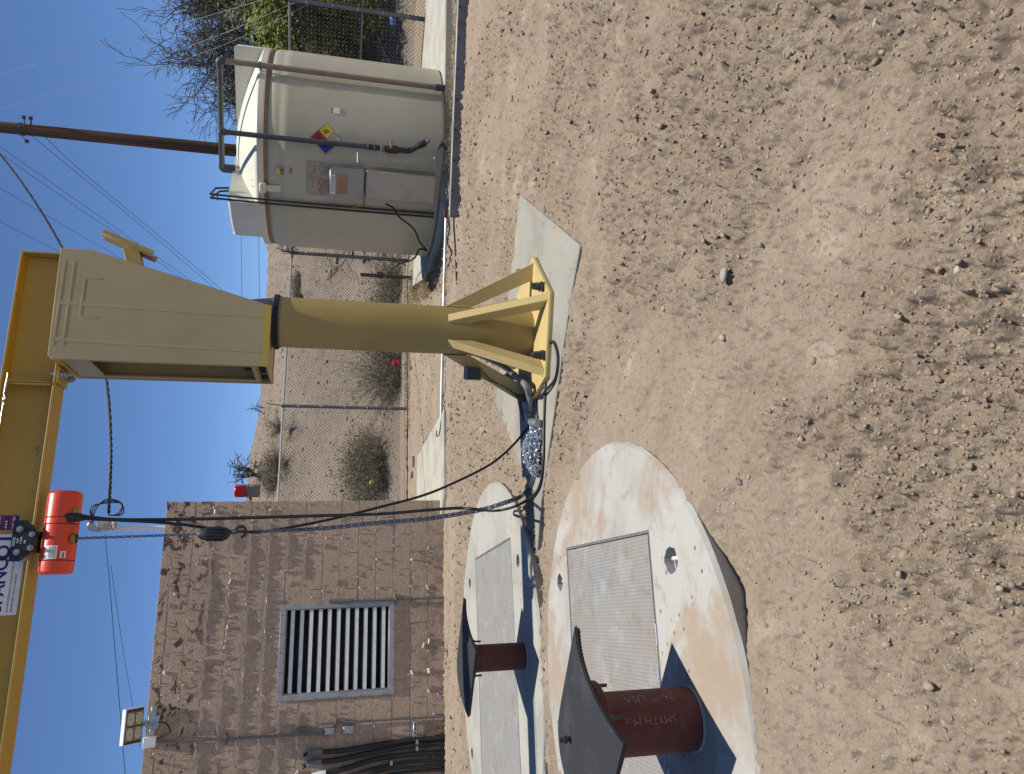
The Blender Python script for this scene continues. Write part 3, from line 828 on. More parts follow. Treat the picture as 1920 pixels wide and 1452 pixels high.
ts1, e_, n_ = rubber_sheet((c1.x, c1.y, hs1), 0.03, (0.250, 0.232), R(67), lambda u, w: -0.55 * u * u - 0.25 * max(0, w - 0.1) ** 2 - 0.03 * u * w, "curled black rubber sheet lying on the vent pipe of the close lid")
m = MB(); p = onplane(1072, 1386, (0, 0, hs1 + 0.035), Z); m.tube([p - Z * 0.012, p + Z * 0.045], 0.0085, 8); m.lathe([(0, .03), (.014, .03), (.014, .018), (0, .018)], p, None, 6)
ob("bolt", m.mesh("bolt"), STEELD, ts1)
ts2, _, _ = rubber_sheet((-1.70, 4.50, V2.z + 0.375), 0.03, (0.25, 0.25), R(69), lambda u, w: -0.22 * max(0, abs(u) - .05) ** 1.5, "flat black rubber sheet laid like a diamond over the farther vent pipe")

# =================================================================== JIB CRANE
C0 = Vector((0.36, 4.75, 0.0))
def H(s, off, z): return C0 + E1 * s + N1 * off + Z * z      # crane axes: along the beam, towards the viewer, up
crane = thing("jib_crane", "yellow free standing jib crane bolted to the pale concrete pad", "crane", (C0.x, C0.y, 0.022))
z0 = 0.022
hexa = [C0 + Vector((0.52 * math.cos(R(-4 + 60 * k)), 0.52 * math.sin(R(-4 + 60 * k)), z0)) for k in range(6)]
m = MB(); m.prism(hexa, (0, 0, 0.034)); ob("base_plate", m.mesh("base_plate", 0.003), YBASE, crane)
zb = z0 + 0.034
rc = 0.157
m = MB(); m.lathe([(rc, zb), (rc, 1.66), (rc - 0.012, 1.66), (rc - 0.012, 1.5)], (C0.x, C0.y, 0), None, 56); ob("column", m.mesh("column"), YEL, crane)
m = MB(); m.lathe([(rc + 0.001, 1.650), (rc + 0.005, 1.655), (rc + 0.004, 1.664), (0.05, 1.664)], (C0.x, C0.y, 0), None, 56)
m.lathe([(rc - 0.001, 1.664), (rc - 0.035, 1.90), (0.05, 1.90)], (C0.x, C0.y, 0), None, 48)
ob("mast_cone", m.mesh("mast_cone"), GALVD, crane)
for k in range(6):
    a = R(-4 + 60 * k); d = Vector((math.cos(a), math.sin(a), 0)); t = Vector((-d.y, d.x, 0))
    foot, head = C0 + d * 0.475, C0 + d * (rc + 0.003)
    zh = 0.63
    m = MB()
    # an inclined flat bar: outer edge, foot on the plate, head flush on the column
    poly = [foot + Z * (zb + 0.0), head + Z * zh, head + Z * (zh - 0.17), foot - d * 0.115 + Z * (zb + 0.0)]
    m.prism([q - t * 0.026 for q in poly], t * 0.052)
    g = ob("gusset", m.mesh("gusset", 0.003), YBASE, crane)
    m = MB(); m.tube([foot - t * 0.028 + Z * (zb + 0.003), foot + t * 0.028 + Z * (zb + 0.003)], 0.006, 6)
    m.tube([head - t * 0.028 + Z * (zh - 0.005), head - t * 0.028 + Z * (zh - 0.16)], 0.006, 6)
    ob("weld_bead", m.mesh("weld_bead"), YBASE, g)
for k in range(6):
    a = R(-4 + 60 * k + (14 if k != 4 else 13)); p = C0 + Vector((math.cos(a), math.sin(a), 0)) * 0.435 + Z * zb
    m = MB(); m.tube([p, p + Z * 0.085], 0.0125, 10)
    m.lathe([(0, 0.052), (0.0245, 0.052), (0.0245, 0.030), (0, 0.030)], p, None, 6); m.lathe([(0, .074), (0.022, .074), (0.022, .053), (0, .053)], p, None, 6)
    bl = ob("anchor_bolt", m.mesh("anchor_bolt"), STEELD, crane)
    m = MB(); m.box(p + Z * 0.0295 - Z * 0.01, (0.06, 0.06, 0.008)); m.lathe([(0.03, 0), (0.03, 0.016), (0, 0.016)], p, None, 12)
    ob("washer", m.mesh("washer"), STEELD, bl)
# head: two cheek plates, closed by edge plates, with a window in the left edge
OFF = 0.19
outl = [(0.318, 2.872), (-0.335, 2.858), (-0.353, 2.80), (-0.353, 1.70), (0.03, 1.70), (0.319, 2.712)]
for sgn in (1, -1):
    m = MB(); m.prism([H(s, sgn * OFF, z) for s, z in outl], N1 * (-sgn * 0.012))
    pl = ob("cheek_plate", m.mesh("cheek_plate", 0.003), CREAM, crane)
    if sgn > 0:
        m = MB(); m.prism([H(s, OFF + 0.0006, z) for s, z in ((-0.351, 1.702), (-0.351, 1.738), (0.038, 1.738), (0.030, 1.702))], N1 * 0.0008)
        ob("yellow_stripe", m.mesh("yellow_stripe"), YSTR, pl)
        for (sa, sb, za, zb2) in ((-0.045, -0.018, 2.84, 1.745), (-0.262, -0.236, 2.845, 1.745)):
            m = MB(); w = 0.011
            m.prism([H(sb - w, OFF + 0.0006, za), H(sb + w, OFF + 0.0006, za), H(sa + w * .6, OFF + 0.0006, zb2), H(sa - w * .6, OFF + 0.0006, zb2)], N1 * 0.0006)
            ob("primer_streak", m.mesh("primer_streak"), simple("faint_yellow_streak", (0.39, 0.305, 0.13), (0.38, 0.30, 0.14), 0.45, 0, 6), pl)
        m = MB()
        for zz, sl_, sr_ in ((2.838, -0.27, 0.24), (2.79, -0.27, 0.24), (2.725, -0.10, 0.14)):
            m.box(H((sl_ + sr_) / 2, OFF + 0.0003, zz), (sr_ - sl_, 0.0022, 0.010), (E1, N1, Z))
        m.box(H(0.14, OFF + .0003, 2.68), (0.010, .0022, 0.085), (E1, N1, Z)); m.box(H(-0.10, OFF + .0003, 2.68), (0.010, .0022, 0.085), (E1, N1, Z))
        ob("seam_ridge", m.mesh("seam_ridge", 0.0008), CREAM, pl)
m = MB(); W2 = 2 * (OFF - 0.012)
def edge_plate(mb, s0, zA, s1, zB, w0=-(OFF - .012), w1=OFF - .012, t=0.012):
    d = (H(s1, 0, zB) - H(s0, 0, zA)).normalized(); nn = d.cross(N1)
    mb.prism([H(s0, w0, zA), H(s1, w0, zB), H(s1, w1, zB), H(s0, w1, zA)], nn * t)
edge_plate(m, 0.312, 2.715, 0.13, 2.06); edge_plate(m, 0.312, 2.865, 0.312, 2.715)
edge_plate(m, 0.028, 1.706, -0.345, 1.706)
ob("edge_plate", m.mesh("edge_plate", 0.002), CREAM, crane)
m = MB(); wi = OFF - 0.012
for (za, zb2, wa, wb) in ((2.80, 2.66, -wi, wi), (1.80, 1.775, -wi, wi), (2.66, 1.80, wi - 0.035, wi), (2.66, 1.80, -wi, -wi + 0.035)):
    m.prism([H(-0.345, wa, za), H(-0.345, wb, za), H(-0.345, wb, zb2), H(-0.345, wa, zb2)], E1 * 0.012)
ob("window_frame", m.mesh("window_frame", 0.002), CREAM, crane)
m = MB(); edge_plate(m, -0.336, 2.845, -0.347, 2.80)
m.prism([H(-0.20, -wi, 2.62), H(-0.20, wi, 2.62), H(-0.20, wi, 1.72), H(-0.20, -wi, 1.72)], E1 * 0.01)
m.prism([H(-0.34, -wi, 1.765), H(-0.20, -wi, 1.765), H(-0.20, wi, 1.765), H(-0.34, wi, 1.765)], Z * 0.008)
m.prism([H(-0.335, -wi, 2.81), H(0.305, -wi, 2.81), H(0.305, wi, 2.81), H(-0.335, wi, 2.81)], Z * 0.012)  # unseen top plate, added to keep daylight out of the head
ob("inner_plate", m.mesh("inner_plate", 0.002), YEL2, crane)
m = MB()
for w in (-0.06, 0.10):
    m = MB(); m.tube([H(-0.30, w, 1.776), H(-0.30, w, 1.86)], 0.012, 10); ob("bearing_bolt", m.mesh("bearing_bolt"), STEELD, crane)
for w, zz in ((0.04, 1.735), (-0.10, 1.74)):
    m = MB(); m.tube([H(-0.353, w, zz), H(-0.30, w, zz)], 0.02, 10); ob("bearing_bolt", m.mesh("bearing_bolt"), STEELD, crane)
m = MB(); m.lathe([(0.12, 1.664), (0.172, 1.668), (0.172, 1.694), (0.10, 1.694)], (C0.x, C0.y, 0), None, 40); ob("shadow_gap_ring", m.mesh("shadow_gap_ring"), DARK, crane)  # near-black ring painted in for the shadow gap below the head
# stub bracket at the back of the head
m = MB(); a_ = H(0.497, 0, 2.715); b_ = H(0.376, 0, 2.425); d_ = (b_ - a_).normalized(); nn_ = d_.cross(N1)
m.prism([a_ + N1 * 0.05, a_ - N1 * 0.05, a_ - N1 * 0.05 + nn_ * 0.006, a_ + N1 * 0.05 + nn_ * .006], d_ * 0.315)
m.prism([a_ + N1 * 0.05, a_ + N1 * 0.044, a_ + N1 * 0.044 - nn_ * 0.03, a_ + N1 * 0.05 - nn_ * .03], d_ * 0.315)
m.prism([a_ - N1 * 0.05, a_ - N1 * 0.044, a_ - N1 * 0.044 - nn_ * 0.03, a_ - N1 * 0.05 - nn_ * .03], d_ * 0.315)
ob("bracket_channel", m.mesh("bracket_channel", 0.0015), YEL, crane)
m = MB(); q_ = a_ + d_ * 0.175; inn = (H(0.25, 0, 2.5) - q_); m.box(q_ + inn * 0.5, (inn.length, 0.075, 0.085), (inn.normalized(), N1, inn.normalized().cross(N1)))
ob("bracket_stub", m.mesh("bracket_stub", 0.002), YEL, crane)
# beam: standard I section
BB, BT, FW = 2.842, 3.118, 0.072
S0, S1 = 0.328, -3.4
def slab_x(mb, w0, w1, za, zb2, s0=S0, s1=S1): mb.prism([H(s0, w0, za), H(s0, w1, za), H(s0, w1, zb2), H(s0, w0, zb2)], E1 * (s1 - s0))
m = MB()
sec = [(-FW, BB), (FW, BB), (FW, BB + 0.012), (0.008, BB + 0.024), (0.008, BT - 0.024), (FW, BT - 0.012), (FW, BT), (-FW, BT), (-FW, BT - 0.012), (-0.008, BT - 0.024), (-0.008, BB + 0.024), (-FW, BB + 0.012)]
m.prism([H(S0, w, z) for w, z in sec], E1 * (S1 - S0)); ob("boom", m.mesh("boom", 0.0015, True, 20), YEL2, crane)
m = MB(); m.prism([H(S0 + 0.002, w, z) for w, z in ((-FW, BB), (FW, BB), (FW, BT), (-FW, BT))], E1 * 0.010); ob("end_plate", m.mesh("end_plate", 0.0015), YEL, crane)
m = MB(); slab_x(m, 0.0085, FW - 0.006, BB + 0.022, BT - 0.022, -0.46, -0.468); ob("stiffener", m.mesh("stiffener"), YEL2, crane)
m = MB(); m.prism([H(-0.36, FW + 0.001, BB - 0.003), H(-0.455, FW + 0.001, BB - 0.003), H(-0.455, -FW, BB - 0.003), H(-0.36, -FW, BB - 0.003)], Z * -0.012)
ob("clamp_plate", m.mesh("clamp_plate", 0.002), YEL2, crane)
for w in (0.05, -0.05):
    m = MB(); p = H(-0.40, w, BB - 0.015); m.tube([p + Z * 0.05, p - Z * 0.045], 0.009, 8); m.lathe([(0, 0), (.019, 0), (.019, -.017), (0, -.017)], p, None, 6); m.lathe([(0, -.019), (.019, -.019), (.019, -.034), (0, -.034)], p, None, 6)
    ob("clamp_bolt", m.mesh("clamp_bolt"), GALV, crane)
# tensioned festoon wire with its turnbuckle bracket
m = MB(); wz = BT - 0.055
p0 = H(-0.455, 0.055, wz)
m.tube([H(-0.43, 0.01, BB + 0.06), H(-0.44, 0.09, BB + 0.10), p0 + N1 * 0.05], 0.004, 6)
m.tube([H(-0.462, 0.02, BB + 0.028), H(-0.462, 0.11, BB + 0.028), H(-0.462, 0.12, wz)], 0.004, 6); ob("wire_bracket", m.mesh("wire_bracket"), YEL, crane)
m = MB(); q0 = H(-0.455, 0.12, wz)
m.tube([q0 + E1 * 0.035, q0 - E1 * 0.02], 0.004, 6); m.tube([q0 - E1 * 0.02, q0 - E1 * 0.075], 0.0075, 8)
for k in range(2): m.tube([q0 - E1 * (0.075 + k * .03) + Z * 0.006, q0 - E1 * (0.11 + k * .03) - Z * 0.006, q0 - E1 * (0.14 + k * .02)], 0.003, 6)
m.box(q0 - E1 * 0.125, (0.012, 0.02, 0.016), (E1, N1, Z)); ob("turnbuckle", m.mesh("turnbuckle"), GALV, crane)
m = MB(); m.tube([q0 - E1 * 0.11, H(-1.9, 0.12, wz - 0.008), H(S1, 0.12, wz)], 0.0032, 6); ob("messenger_wire", m.mesh("messenger_wire"), GALV, crane)
# maker's sticker on the web
wb = 0.0086
def sticker(s0, s1, za, zb2, mat, off=wb, parent=crane, name="sticker", t=0.0008):
    m = MB(); m.prism([H(s0, off, za), H(s1, off, za), H(s1, off, zb2), H(s0, off, zb2)], N1 * t); return ob(name, m.mesh(name), mat, parent)
st = sticker(-1.70, -1.285, 2.892, 3.078, WHITE)
def lett(s, size, s0, z, mat, parent, bold=0.0, off=wb + 0.0014):
    return ob("lettering", text_mesh(s, size, E1, Z, H(s0, off, z), 0.0006, bold), mat, parent)
lett("SPANCO", 0.088, -1.688, 2.966, NAVY, st, 0.0022)
lett("Inc.", 0.024, -1.395, 2.925, INK, st)
lett("1", 0.10, -1.333, 2.955, NAVY, st, 0.003)
lett("604 HEMLOCK ROAD, MORGANTOWN, PA 19543", 0.0135, -1.685, 2.934, INK, st)
lett("800-869-2080   FAX 610-286-0085", 0.0135, -1.685, 2.914, INK, st)
m = MB(); m.tube(bez([H(-1.40, wb + .002, 3.03), H(-1.415, wb + .002, 2.985), H(-1.36, wb + .002, 2.955), H(-1.345, wb + .002, 2.935), H(-1.30, wb + .002, 2.945)], 5), 0.007, 6); ob("swoosh", m.mesh("swoosh"), INK, st)
st2 = sticker(-1.262, -1.185, 2.945, 3.078, NAVY, name="flag_sticker")
for k, (t_, c_) in enumerate((("MADE IN", WHITE), ("\u2605\u2605\u2605", WHITE), ("THE USA", WHITE))): lett(t_, 0.0165, -1.257, 3.030 - 0.034 * k, c_, st2, 0.0003)
sticker(-1.26, -1.187, 2.978, 2.986, REDI, wb + .001, st2, "red_bar"); sticker(-1.26, -1.187, 3.014, 3.021, REDI, wb + .001, st2, "red_bar")

# ------------------------------------------------------------------ trolley and hoist
tro = thing("beam_trolley", "black push trolley riding on the lower flange of the yellow beam", "trolley", H(-1.325, 0, 2.80))
tp = [(-1.222, 2.930), (-1.432, 2.930), (-1.432, 2.880), (-1.385, 2.828), (-1.355, 2.812), (-1.29, 2.812), (-1.262, 2.828), (-1.222, 2.868)]
for sg in (1, -1):
    m = MB(); m.prism([H(s, sg * 0.096, z) for s, z in tp], N1 * (sg * 0.010)); pl = ob("side_plate", m.mesh("side_plate", 0.002), TROL, tro)
    for s in (-1.268, -1.386):
        m = MB(); cc = H(s, sg * 0.052, 2.889); m.lathe([(0, 0.042), (0.026, 0.042), (0.033, 0.028), (0.036, 0.006), (0.046, 0.004), (0.046, -0.004), (0, -0.004)], cc, (E1, Z, N1 * sg * 1.0), 24); ob("wheel", m.mesh("wheel"), GALV, tro)
        m = MB(); m.lathe([(0, 0.02), (0.010, 0.02), (0.0105, 0.012), (0.017, 0.012), (0.017, 0), (0, 0)], H(s, sg * 0.107, 2.894), (E1, Z, N1 * sg), 6); ob("axle_nut", m.mesh("axle_nut"), GALV, tro)
    for s in (-1.295, -1.365):
        m = MB(); m.tube([H(s, sg * 0.106, 2.834), H(s, sg * 0.135, 2.834)], 0.009, 8); m.lathe([(0, .012), (.016, .012), (.016, 0), (0, 0)], H(s, sg * 0.107, 2.834), (E1, Z, N1 * sg), 6); ob("spacer_nut", m.mesh("spacer_nut"), GALV, tro)
    if sg > 0:
        for t_, sz, s_, z_ in (("SERIES", 0.017, -1.355, 2.912), ("633", 0.017, -1.340, 2.895), ("1 TON", 0.012, -1.343, 2.880), ("CM", 0.012, -1.342, 2.862)):
            ob("lettering", text_mesh(t_, sz, E1, Z, H(s_, 0.1064, z_), 0.0005, 0.0004), WHITE, pl)
m = MB(); m.tube([H(-1.295, -0.13, 2.834), H(-1.295, 0.13, 2.834)], 0.008, 8); m.tube([H(-1.365, -0.13, 2.834), H(-1.365, 0.13, 2.834)], 0.008, 8)
m.box(H(-1.33, 0, 2.826), (0.11, 0.02, 0.022), (E1, N1, Z)); ob("load_bar", m.mesh("load_bar"), TROL, tro)
hoist = thing("chain_hoist", "scuffed orange red electric chain hoist hanging under the trolley", "hoist", H(-1.28, 0.03, 2.65))
HZ, HO, HR = 2.725, 0.035, 0.084
def hs(s): return H(s, HO, HZ)
ax_h = (N1, Z, -E1)
def body(s0, s1, r0, r1, rnd0=0, rnd1=0):
    m = MB(); L_ = s0 - s1; pr = []
    if rnd0:
        for k in range(6): a = math.pi / 2 * k / 5; pr.append((r0 - rnd0 + rnd0 * math.sin(a), rnd0 - rnd0 * math.cos(a)))
        pr = [(0, 0)] + pr
    else: pr = [(r0 - 0.004, 0.0), (r0, 0.003)]
    if rnd1:
        pe = []
        for k in range(6): a = math.pi / 2 * k / 5; pe.append((r1 - rnd1 + rnd1 * math.cos(a), L_ - rnd1 + rnd1 * math.sin(a)))
        pr += pe + [(0, L_)]
    else: pr += [(r1, L_ - 0.003), (r1 - 0.004, L_)]
    m.lathe(pr, hs(s0), ax_h, 40); return m
ob("motor_cover", body(-1.062, -1.205, 0.084, 0.084, 0.022, 0).mesh("motor_cover", 0, True, 50), ORANGE, hoist)
ob("gear_housing", body(-1.206, -1.240, 0.084, 0.084).mesh("gear_housing"), ORANGE, hoist)
ob("body_shell", body(-1.241, -1.430, 0.0835, 0.083).mesh("body_shell"), ORANGE, hoist)
ob("brake_cover", body(-1.431, -1.500, 0.083, 0.082, 0, 0.018).mesh("brake_cover", 0, True, 50), ORANGE, hoist)
m = MB()
for s in (-1.2055, -1.2405, -1.4305): m.lathe([(0.081, -0.002), (0.081, 0.002)], hs(s), ax_h, 40)
ob("seam", m.mesh("seam"), DARK, hoist)
def curved(s0, s1, a0, a1, mat, name, rr=HR + 0.0008):
    m = MB(); K = 8; vs = []
    for k in range(K + 1):
        a = a0 + (a1 - a0) * k / K
        for s in (s0, s1): vs.append(hs(s) + (N1 * math.cos(a) + Z * math.sin(a)) * rr)
    m.add(vs, [(2 * k, 2 * k + 1, 2 * k + 3, 2 * k + 2) for k in range(K)]); return ob(name, m.mesh(name), mat, hoist)
curved(-1.355, -1.425, R(28), R(-14), WHITE, "rating_plate"); curved(-1.385, -1.420, R(-24), R(-42), WHITE, "small_label")
curved(-1.392, -1.418, R(-30), R(-37), GREYP, "label_print", HR + 0.0014)
for k in range(5): curved(-1.362, -1.418, R(-9 + 5 * k), R(-7.5 + 5 * k), GREYP, "label_print", HR + 0.0014)
m = MB(); pc = hs(-1.318) + N1 * 0.045 - Z * 0.082
m.lathe([(0.026, -0.012), (0.026, 0.01), (0.012, 0.014), (0.012, -0.012)], pc, None, 16); ob("chain_guide", m.mesh("chain_guide"), BRASS, hoist)
m = MB(); pk = hs(-1.200) + N1 * 0.06 - Z * 0.068; m.tube([pk + Z * 0.035, pk - Z * 0.045], [0.020, 0.012], 10); pk2 = hs(-1.215) + N1 * 0.062 - Z * 0.068; m.tube([pk2 + Z * 0.02, pk2 - Z * 0.055], [0.022, 0.012], 10); ob("cord_grip", m.mesh("cord_grip"), BLACK, hoist)
m = MB(); m.box(hs(-1.172) + N1 * 0.055 - Z * 0.078, (0.028, 0.02, 0.03), (E1, N1, Z)); ob("limit_block", m.mesh("limit_block", 0.002), BRASS, hoist)
m = MB(); m.tube([H(-1.33, 0, 2.826), H(-1.33, 0.02, 2.79)], 0.016, 10); ob("suspension_hook", m.mesh("suspension_hook"), STEELD, hoist)

# ------------------------------------------------------------------ chains and cables
def chain(path, pitch, wire, mb=None, twist=0.0):
    """real links along a path"""
    mb = mb or MB(); pts = [Vector(p) for p in path]; i = 0; rest = 0.0; out = [pts[0]]; acc = 0
    for a, b in zip(pts, pts[1:]):
        seg = (b - a).length; d = pitch - acc
        while d <= seg: out.append(a + (b - a) * (d / seg)); d += pitch
        acc = seg - (d - pitch)
    ref = None
    for k in range(len(out) - 1):
        a, b = out[k], out[k + 1]; t = (b - a).normalized()
        if ref is None: ref = t.orthogonal().normalized()
        ref = (ref - t * ref.dot(t)).normalized()
        u = ref if k % 2 == 0 else t.cross(ref)
        link(mb, (a + b) / 2, t, u, pitch, wire)
    return mb
def link(mb, c, t, u, pitch, wire):
    hl, hw = pitch * 0.5 + wire * 0.55, wire * 1.75
    ring = []
    for q in range(8):
        a = 2 * math.pi * (q + 0.5) / 8
        ring.append(c + t * (hl * math.copysign(abs(math.cos(a)) ** 0.7, math.cos(a))) + u * (hw * math.copysign(abs(math.sin(a)) ** 0.8, math.sin(a))))
    w = t.cross(u); vs = []
    for q in range(8):
        tg = (ring[(q + 1) % 8] - ring[q - 1]).normalized(); o = tg.cross(w)
        for s_ in range(4):
            a = math.pi / 2 * s_ + math.pi / 4; vs.append(ring[q] + (o * math.cos(a) + w * math.sin(a)) * wire)
    fs = [(q * 4 + s_, q * 4 + (s_ + 1) % 4, ((q + 1) % 8) * 4 + (s_ + 1) % 4, ((q + 1) % 8) * 4 + s_) for q in range(8) for s_ in range(4)]
    mb.add(vs, fs)
hook_top = H(-1.302, 0.05, 2.005)
ob("load_chain", chain([pc - Z * 0.01, (pc + hook_top) / 2, hook_top + Z * 0.02], 0.0185, 0.0034).mesh("load_chain"), CHAIND, None, "vertical steel load chain running from the hoist down to the hook block", "chain")
# hook block: a rubbery shell with a swivel hook below
hk = thing("hook_block", "black hook block with steel hook hanging on the load chain", "hook", hook_top)
hc = hook_top
for k, sg in enumerate((1, -1)):
    m = MB(); prf = [(0.012, 0.03), (0.030, 0.012), (0.040, -0.03), (0.042, -0.08), (0.034, -0.125), (0.016, -0.14)]
    m.lathe(prf, hc, (E1, N1 * 0.72, Z), 20, 0.03 + k * math.pi, math.pi - 0.03 + k * math.pi, caps=True); ob("shell_half", m.mesh("shell_half"), BLACK, hk)
m = MB()
for k in range(5):
    a = R(-150 + 24 * k); m.tube([hc + E1 * (.043 * math.cos(a)) + N1 * (-.031 * math.sin(a)) - Z * .02, hc + E1 * (.045 * math.cos(a)) + N1 * (-.033 * math.sin(a)) - Z * .11], 0.0045, 6)
ob("grip_rib", m.mesh("grip_rib"), BLACK, hk)
hp = hc + E1 * 0.008 - Z * 0.14; pts = []
m = MB(); pts = [hp + Z * 0.01, hp - Z * 0.018]
for k in range(13):
    a = R(95 - 22 * k); pts.append(hp - Z * 0.056 + E1 * (0.031 * math.cos(a)) + Z * (0.031 * math.sin(a)))
m.tube(pts, [0.011, 0.011] + [0.012 - 0.0004 * k for k in range(13)], 10); ob("hook", m.mesh("hook"), STEELD, hk)
m = MB(); m.prism([hp + Z * -0.022 - E1 * 0.012 + N1 * .004, hp - Z * 0.06 - E1 * 0.038 + N1 * .004, hp - Z * 0.064 - E1 * 0.028 + N1 * .004, hp - Z * 0.03 - E1 * 0.002 + N1 * .004], N1 * -0.008); ob("latch", m.mesh("latch"), GALV, hk)
m = MB(); m.lathe([(0.013, 0), (0.017, 0.004), (0.017, 0.016), (0.013, 0.02)], hp - Z * 0.006, None, 12); ob("swivel_collar", m.mesh("swivel_collar"), STEELD, hk)
h_end = hp - Z * 0.085
# double slack chain from the hook to the heap on the pad
cp = [h_end + Z * 0.01, atY(600, 993, 4.37), atY(716, 982, 4.38), atY(800, 975, 4.39), atY(899, 959, 4.42), atY(950, 944, 4.44), gp(978, 932, 0.05), gp(995, 912, 0.035), gp(1000, 893, 0.04)]
pth = bez(cp, 14)
mb = chain(pth, 0.021, 0.0036)
chain([p + E1 * (0.013 * min(1, k / 20)) + Z * 0.004 for k, p in enumerate(pth)], 0.021, 0.0036, mb)
ob("slack_chain", mb.mesh("slack_chain"), CHAIND, None, "doubled slack chain curving from the hook down to the heap on the pad", "chain")
mb = MB(); rg = random.Random(3)
pa, pb = gp(1009, 800, 0.03), gp(1008, 890, 0.03)
for k in range(1500):
    t = rg.random(); w = rg.gauss(0, 0.40)
    if abs(w) > 1: continue
    wid = 0.135 * (0.72 + 0.28 * math.sin(9 * t + 1)) * math.sin(math.pi * min(0.97, max(0.06, t))) ** 0.4
    c = pa.lerp(pb, t) + Vector((0.25, 0.97, 0)) * (w * wid)
    hgt = 0.10 * (1 - abs(w) ** 1.5) * math.sin(math.pi * min(.95, max(.08, t))) ** 0.5
    c.z = 0.03 + rg.random() ** 0.5 * hgt
    t3 = Vector((rg.gauss(0, 1), rg.gauss(0, 1), rg.gauss(0, .5))).normalized(); u3 = t3.cross(Vector((rg.gauss(0, 1), rg.gauss(0, 1), rg.gauss(0, 1)))).normalized()
    link(mb, c, t3, u3, 0.021, 0.0038)
ob("chain_heap", mb.mesh("chain_heap"), CHAINM, None, "heap of shiny loose chain piled on the concrete crane pad", "chain")
def cable(name, pts, r, mat, label, cat, n=10, seg=8):
    m = MB(); m.tube(bez(pts, n), r, seg); return ob(name, m.mesh(name), mat, None, label, cat)
cable("pendant_cable", [pk - Z * 0.03, atY(240, 975, 4.36), atY(471, 971, 4.35), atY(606, 967, 4.34), atY(713, 964, 4.33), atY(800, 957, 4.33), atY(862, 953, 4.33), atY(899, 956, 4.33), gp(930, 958, 0.20), gp(965, 950, 0.10), gp(998, 931, 0.04), gp(1013, 908, 0.032), gp(1019, 863, 0.03), gp(1020, 801, 0.03), gp(1022, 739, 0.03), gp(1024, 690, 0.03), gp(1026, 655, 0.03), gp(1037, 641, 0.03), gp(1046, 668, 0.03), gp(1042, 708, 0.03), gp(1024, 732, 0.045), gp(1010, 748, 0.035)], 0.0095, BLACK, "black control cable hanging from the hoist and looping on the pad before the crane base", "cable")
cable("power_cable", [pk2 - Z * 0.04, atY(300, 980, 4.36), atY(380, 989, 4.36), atY(425, 997, 4.34), h_end + N1 * 0.03 + Z * 0.02, atY(497, 997, 4.36), atY(606, 977, 4.45), atY(713, 951, 4.56), atY(800, 927, 4.66), atY(874, 895, 4.75), atY(924, 868, 4.80), atY(961, 836, 4.83), atY(986, 806, 4.84), gp(993, 792, 0.06)], 0.0085, BLACK, "black power cable sagging from the hook block to the conduit elbow at the crane base", "cable")
# flexible conduit, box and elbow at the crane base
fc = thing("flexible_conduit", "grey flexible conduit with a galvanised elbow lying behind the crane's base plate", "conduit", gp(990, 790, 0.022))
e0 = atY(940, 685, 4.98)
m = MB(); m.tube(bez([H(-0.05, -0.25, 0.40), e0, atY(966, 705, 4.95), gp(985, 722, 0.12), gp(992, 742, 0.08), gp(992, 772, 0.075)], 8), 0.021, 12); ob("flex_tube", m.mesh("flex_tube"), CABLEG, fc)
m = MB(); q1, q2, q3 = gp(990, 774, 0.075), gp(992, 786, 0.075), gp(1004, 792, 0.065)
m.tube(bez([q1, q2, q2.lerp(q3, .5) + Vector((-0.012, 0, 0)), q3], 6), 0.025, 12); m.tube([q1 + (q1 - q2) * 0.4, q1 + (q1 - q2) * 0.05], 0.031, 8); m.tube([q3, q3 + (q3 - q2) * 0.5], 0.028, 10)
ob("elbow", m.mesh("elbow"), GALV, fc)
m = MB(); m.tube(bez([gp(970, 730, 0.09), gp(976, 765, 0.06), gp(983, 790, 0.05), gp(996, 796, 0.04)], 6), 0.012, 8); m.tube([gp(1003, 736, 0.03), gp(1005, 770, 0.03), gp(1007, 792, 0.04)], 0.007, 8); ob("side_tube", m.mesh("side_tube"), CABLEG, fc)
jb = thing("junction_box", "small dark junction box fixed to the crane's rear left gusset", "junction box", H(-0.26, -0.12, 0.42))
a = R(176); d = Vector((math.cos(a), math.sin(a), 0)); t = Vector((-d.y, d.x, 0))
jc = C0 + d * 0.275 + t * 0.062 + Z * 0.44
m = MB(); m.box(jc, (0.085, 0.06, 0.11), (d, t, Z)); ob("box", m.mesh("box", 0.006), GREYP, jb)
m = MB(); m.box(jc + t * 0.033 - Z * 0.004, (0.07, 0.006, 0.085), (d, t, Z)); ob("cover", m.mesh("cover", 0.002), PVCB, jb)
for k in range(4):
    m = MB(); m.tube(bez([jc - Z * 0.055 + d * (0.02 * k - 0.03), jc - Z * (0.12 + .02 * k) + d * (0.03 + 0.012 * k), C0 + d * (0.36 + .01 * k) + t * 0.05 + Z * (0.22 - .02 * k), C0 + d * (0.43 + 0.01 * k) + t * 0.03 + Z * 0.09], 8), 0.0025, 6); ob("wire", m.mesh("wire"), BLACK, jb)

# =================================================================== BLOCK BUILDING
BW = Vector((-1.42, 8.888, 0))
def WP(s, off, z): return BW + E1 * s + N1 * off + Z * z
HB = 0.2032; LB = 0.4064; TOPH = 3.155; LEN = 4.06; DEP = 3.05
bld = thing("block_building", "pinkish brown painted block building with peeling paint and a louvre", "building", (BW.x, BW.y, 0))
OPN = (-2.15, -1.20, 3 * HB + 0.005, 9 * HB - 0.005)      # louvre opening: s0, s1, z0, z1
m = MB()
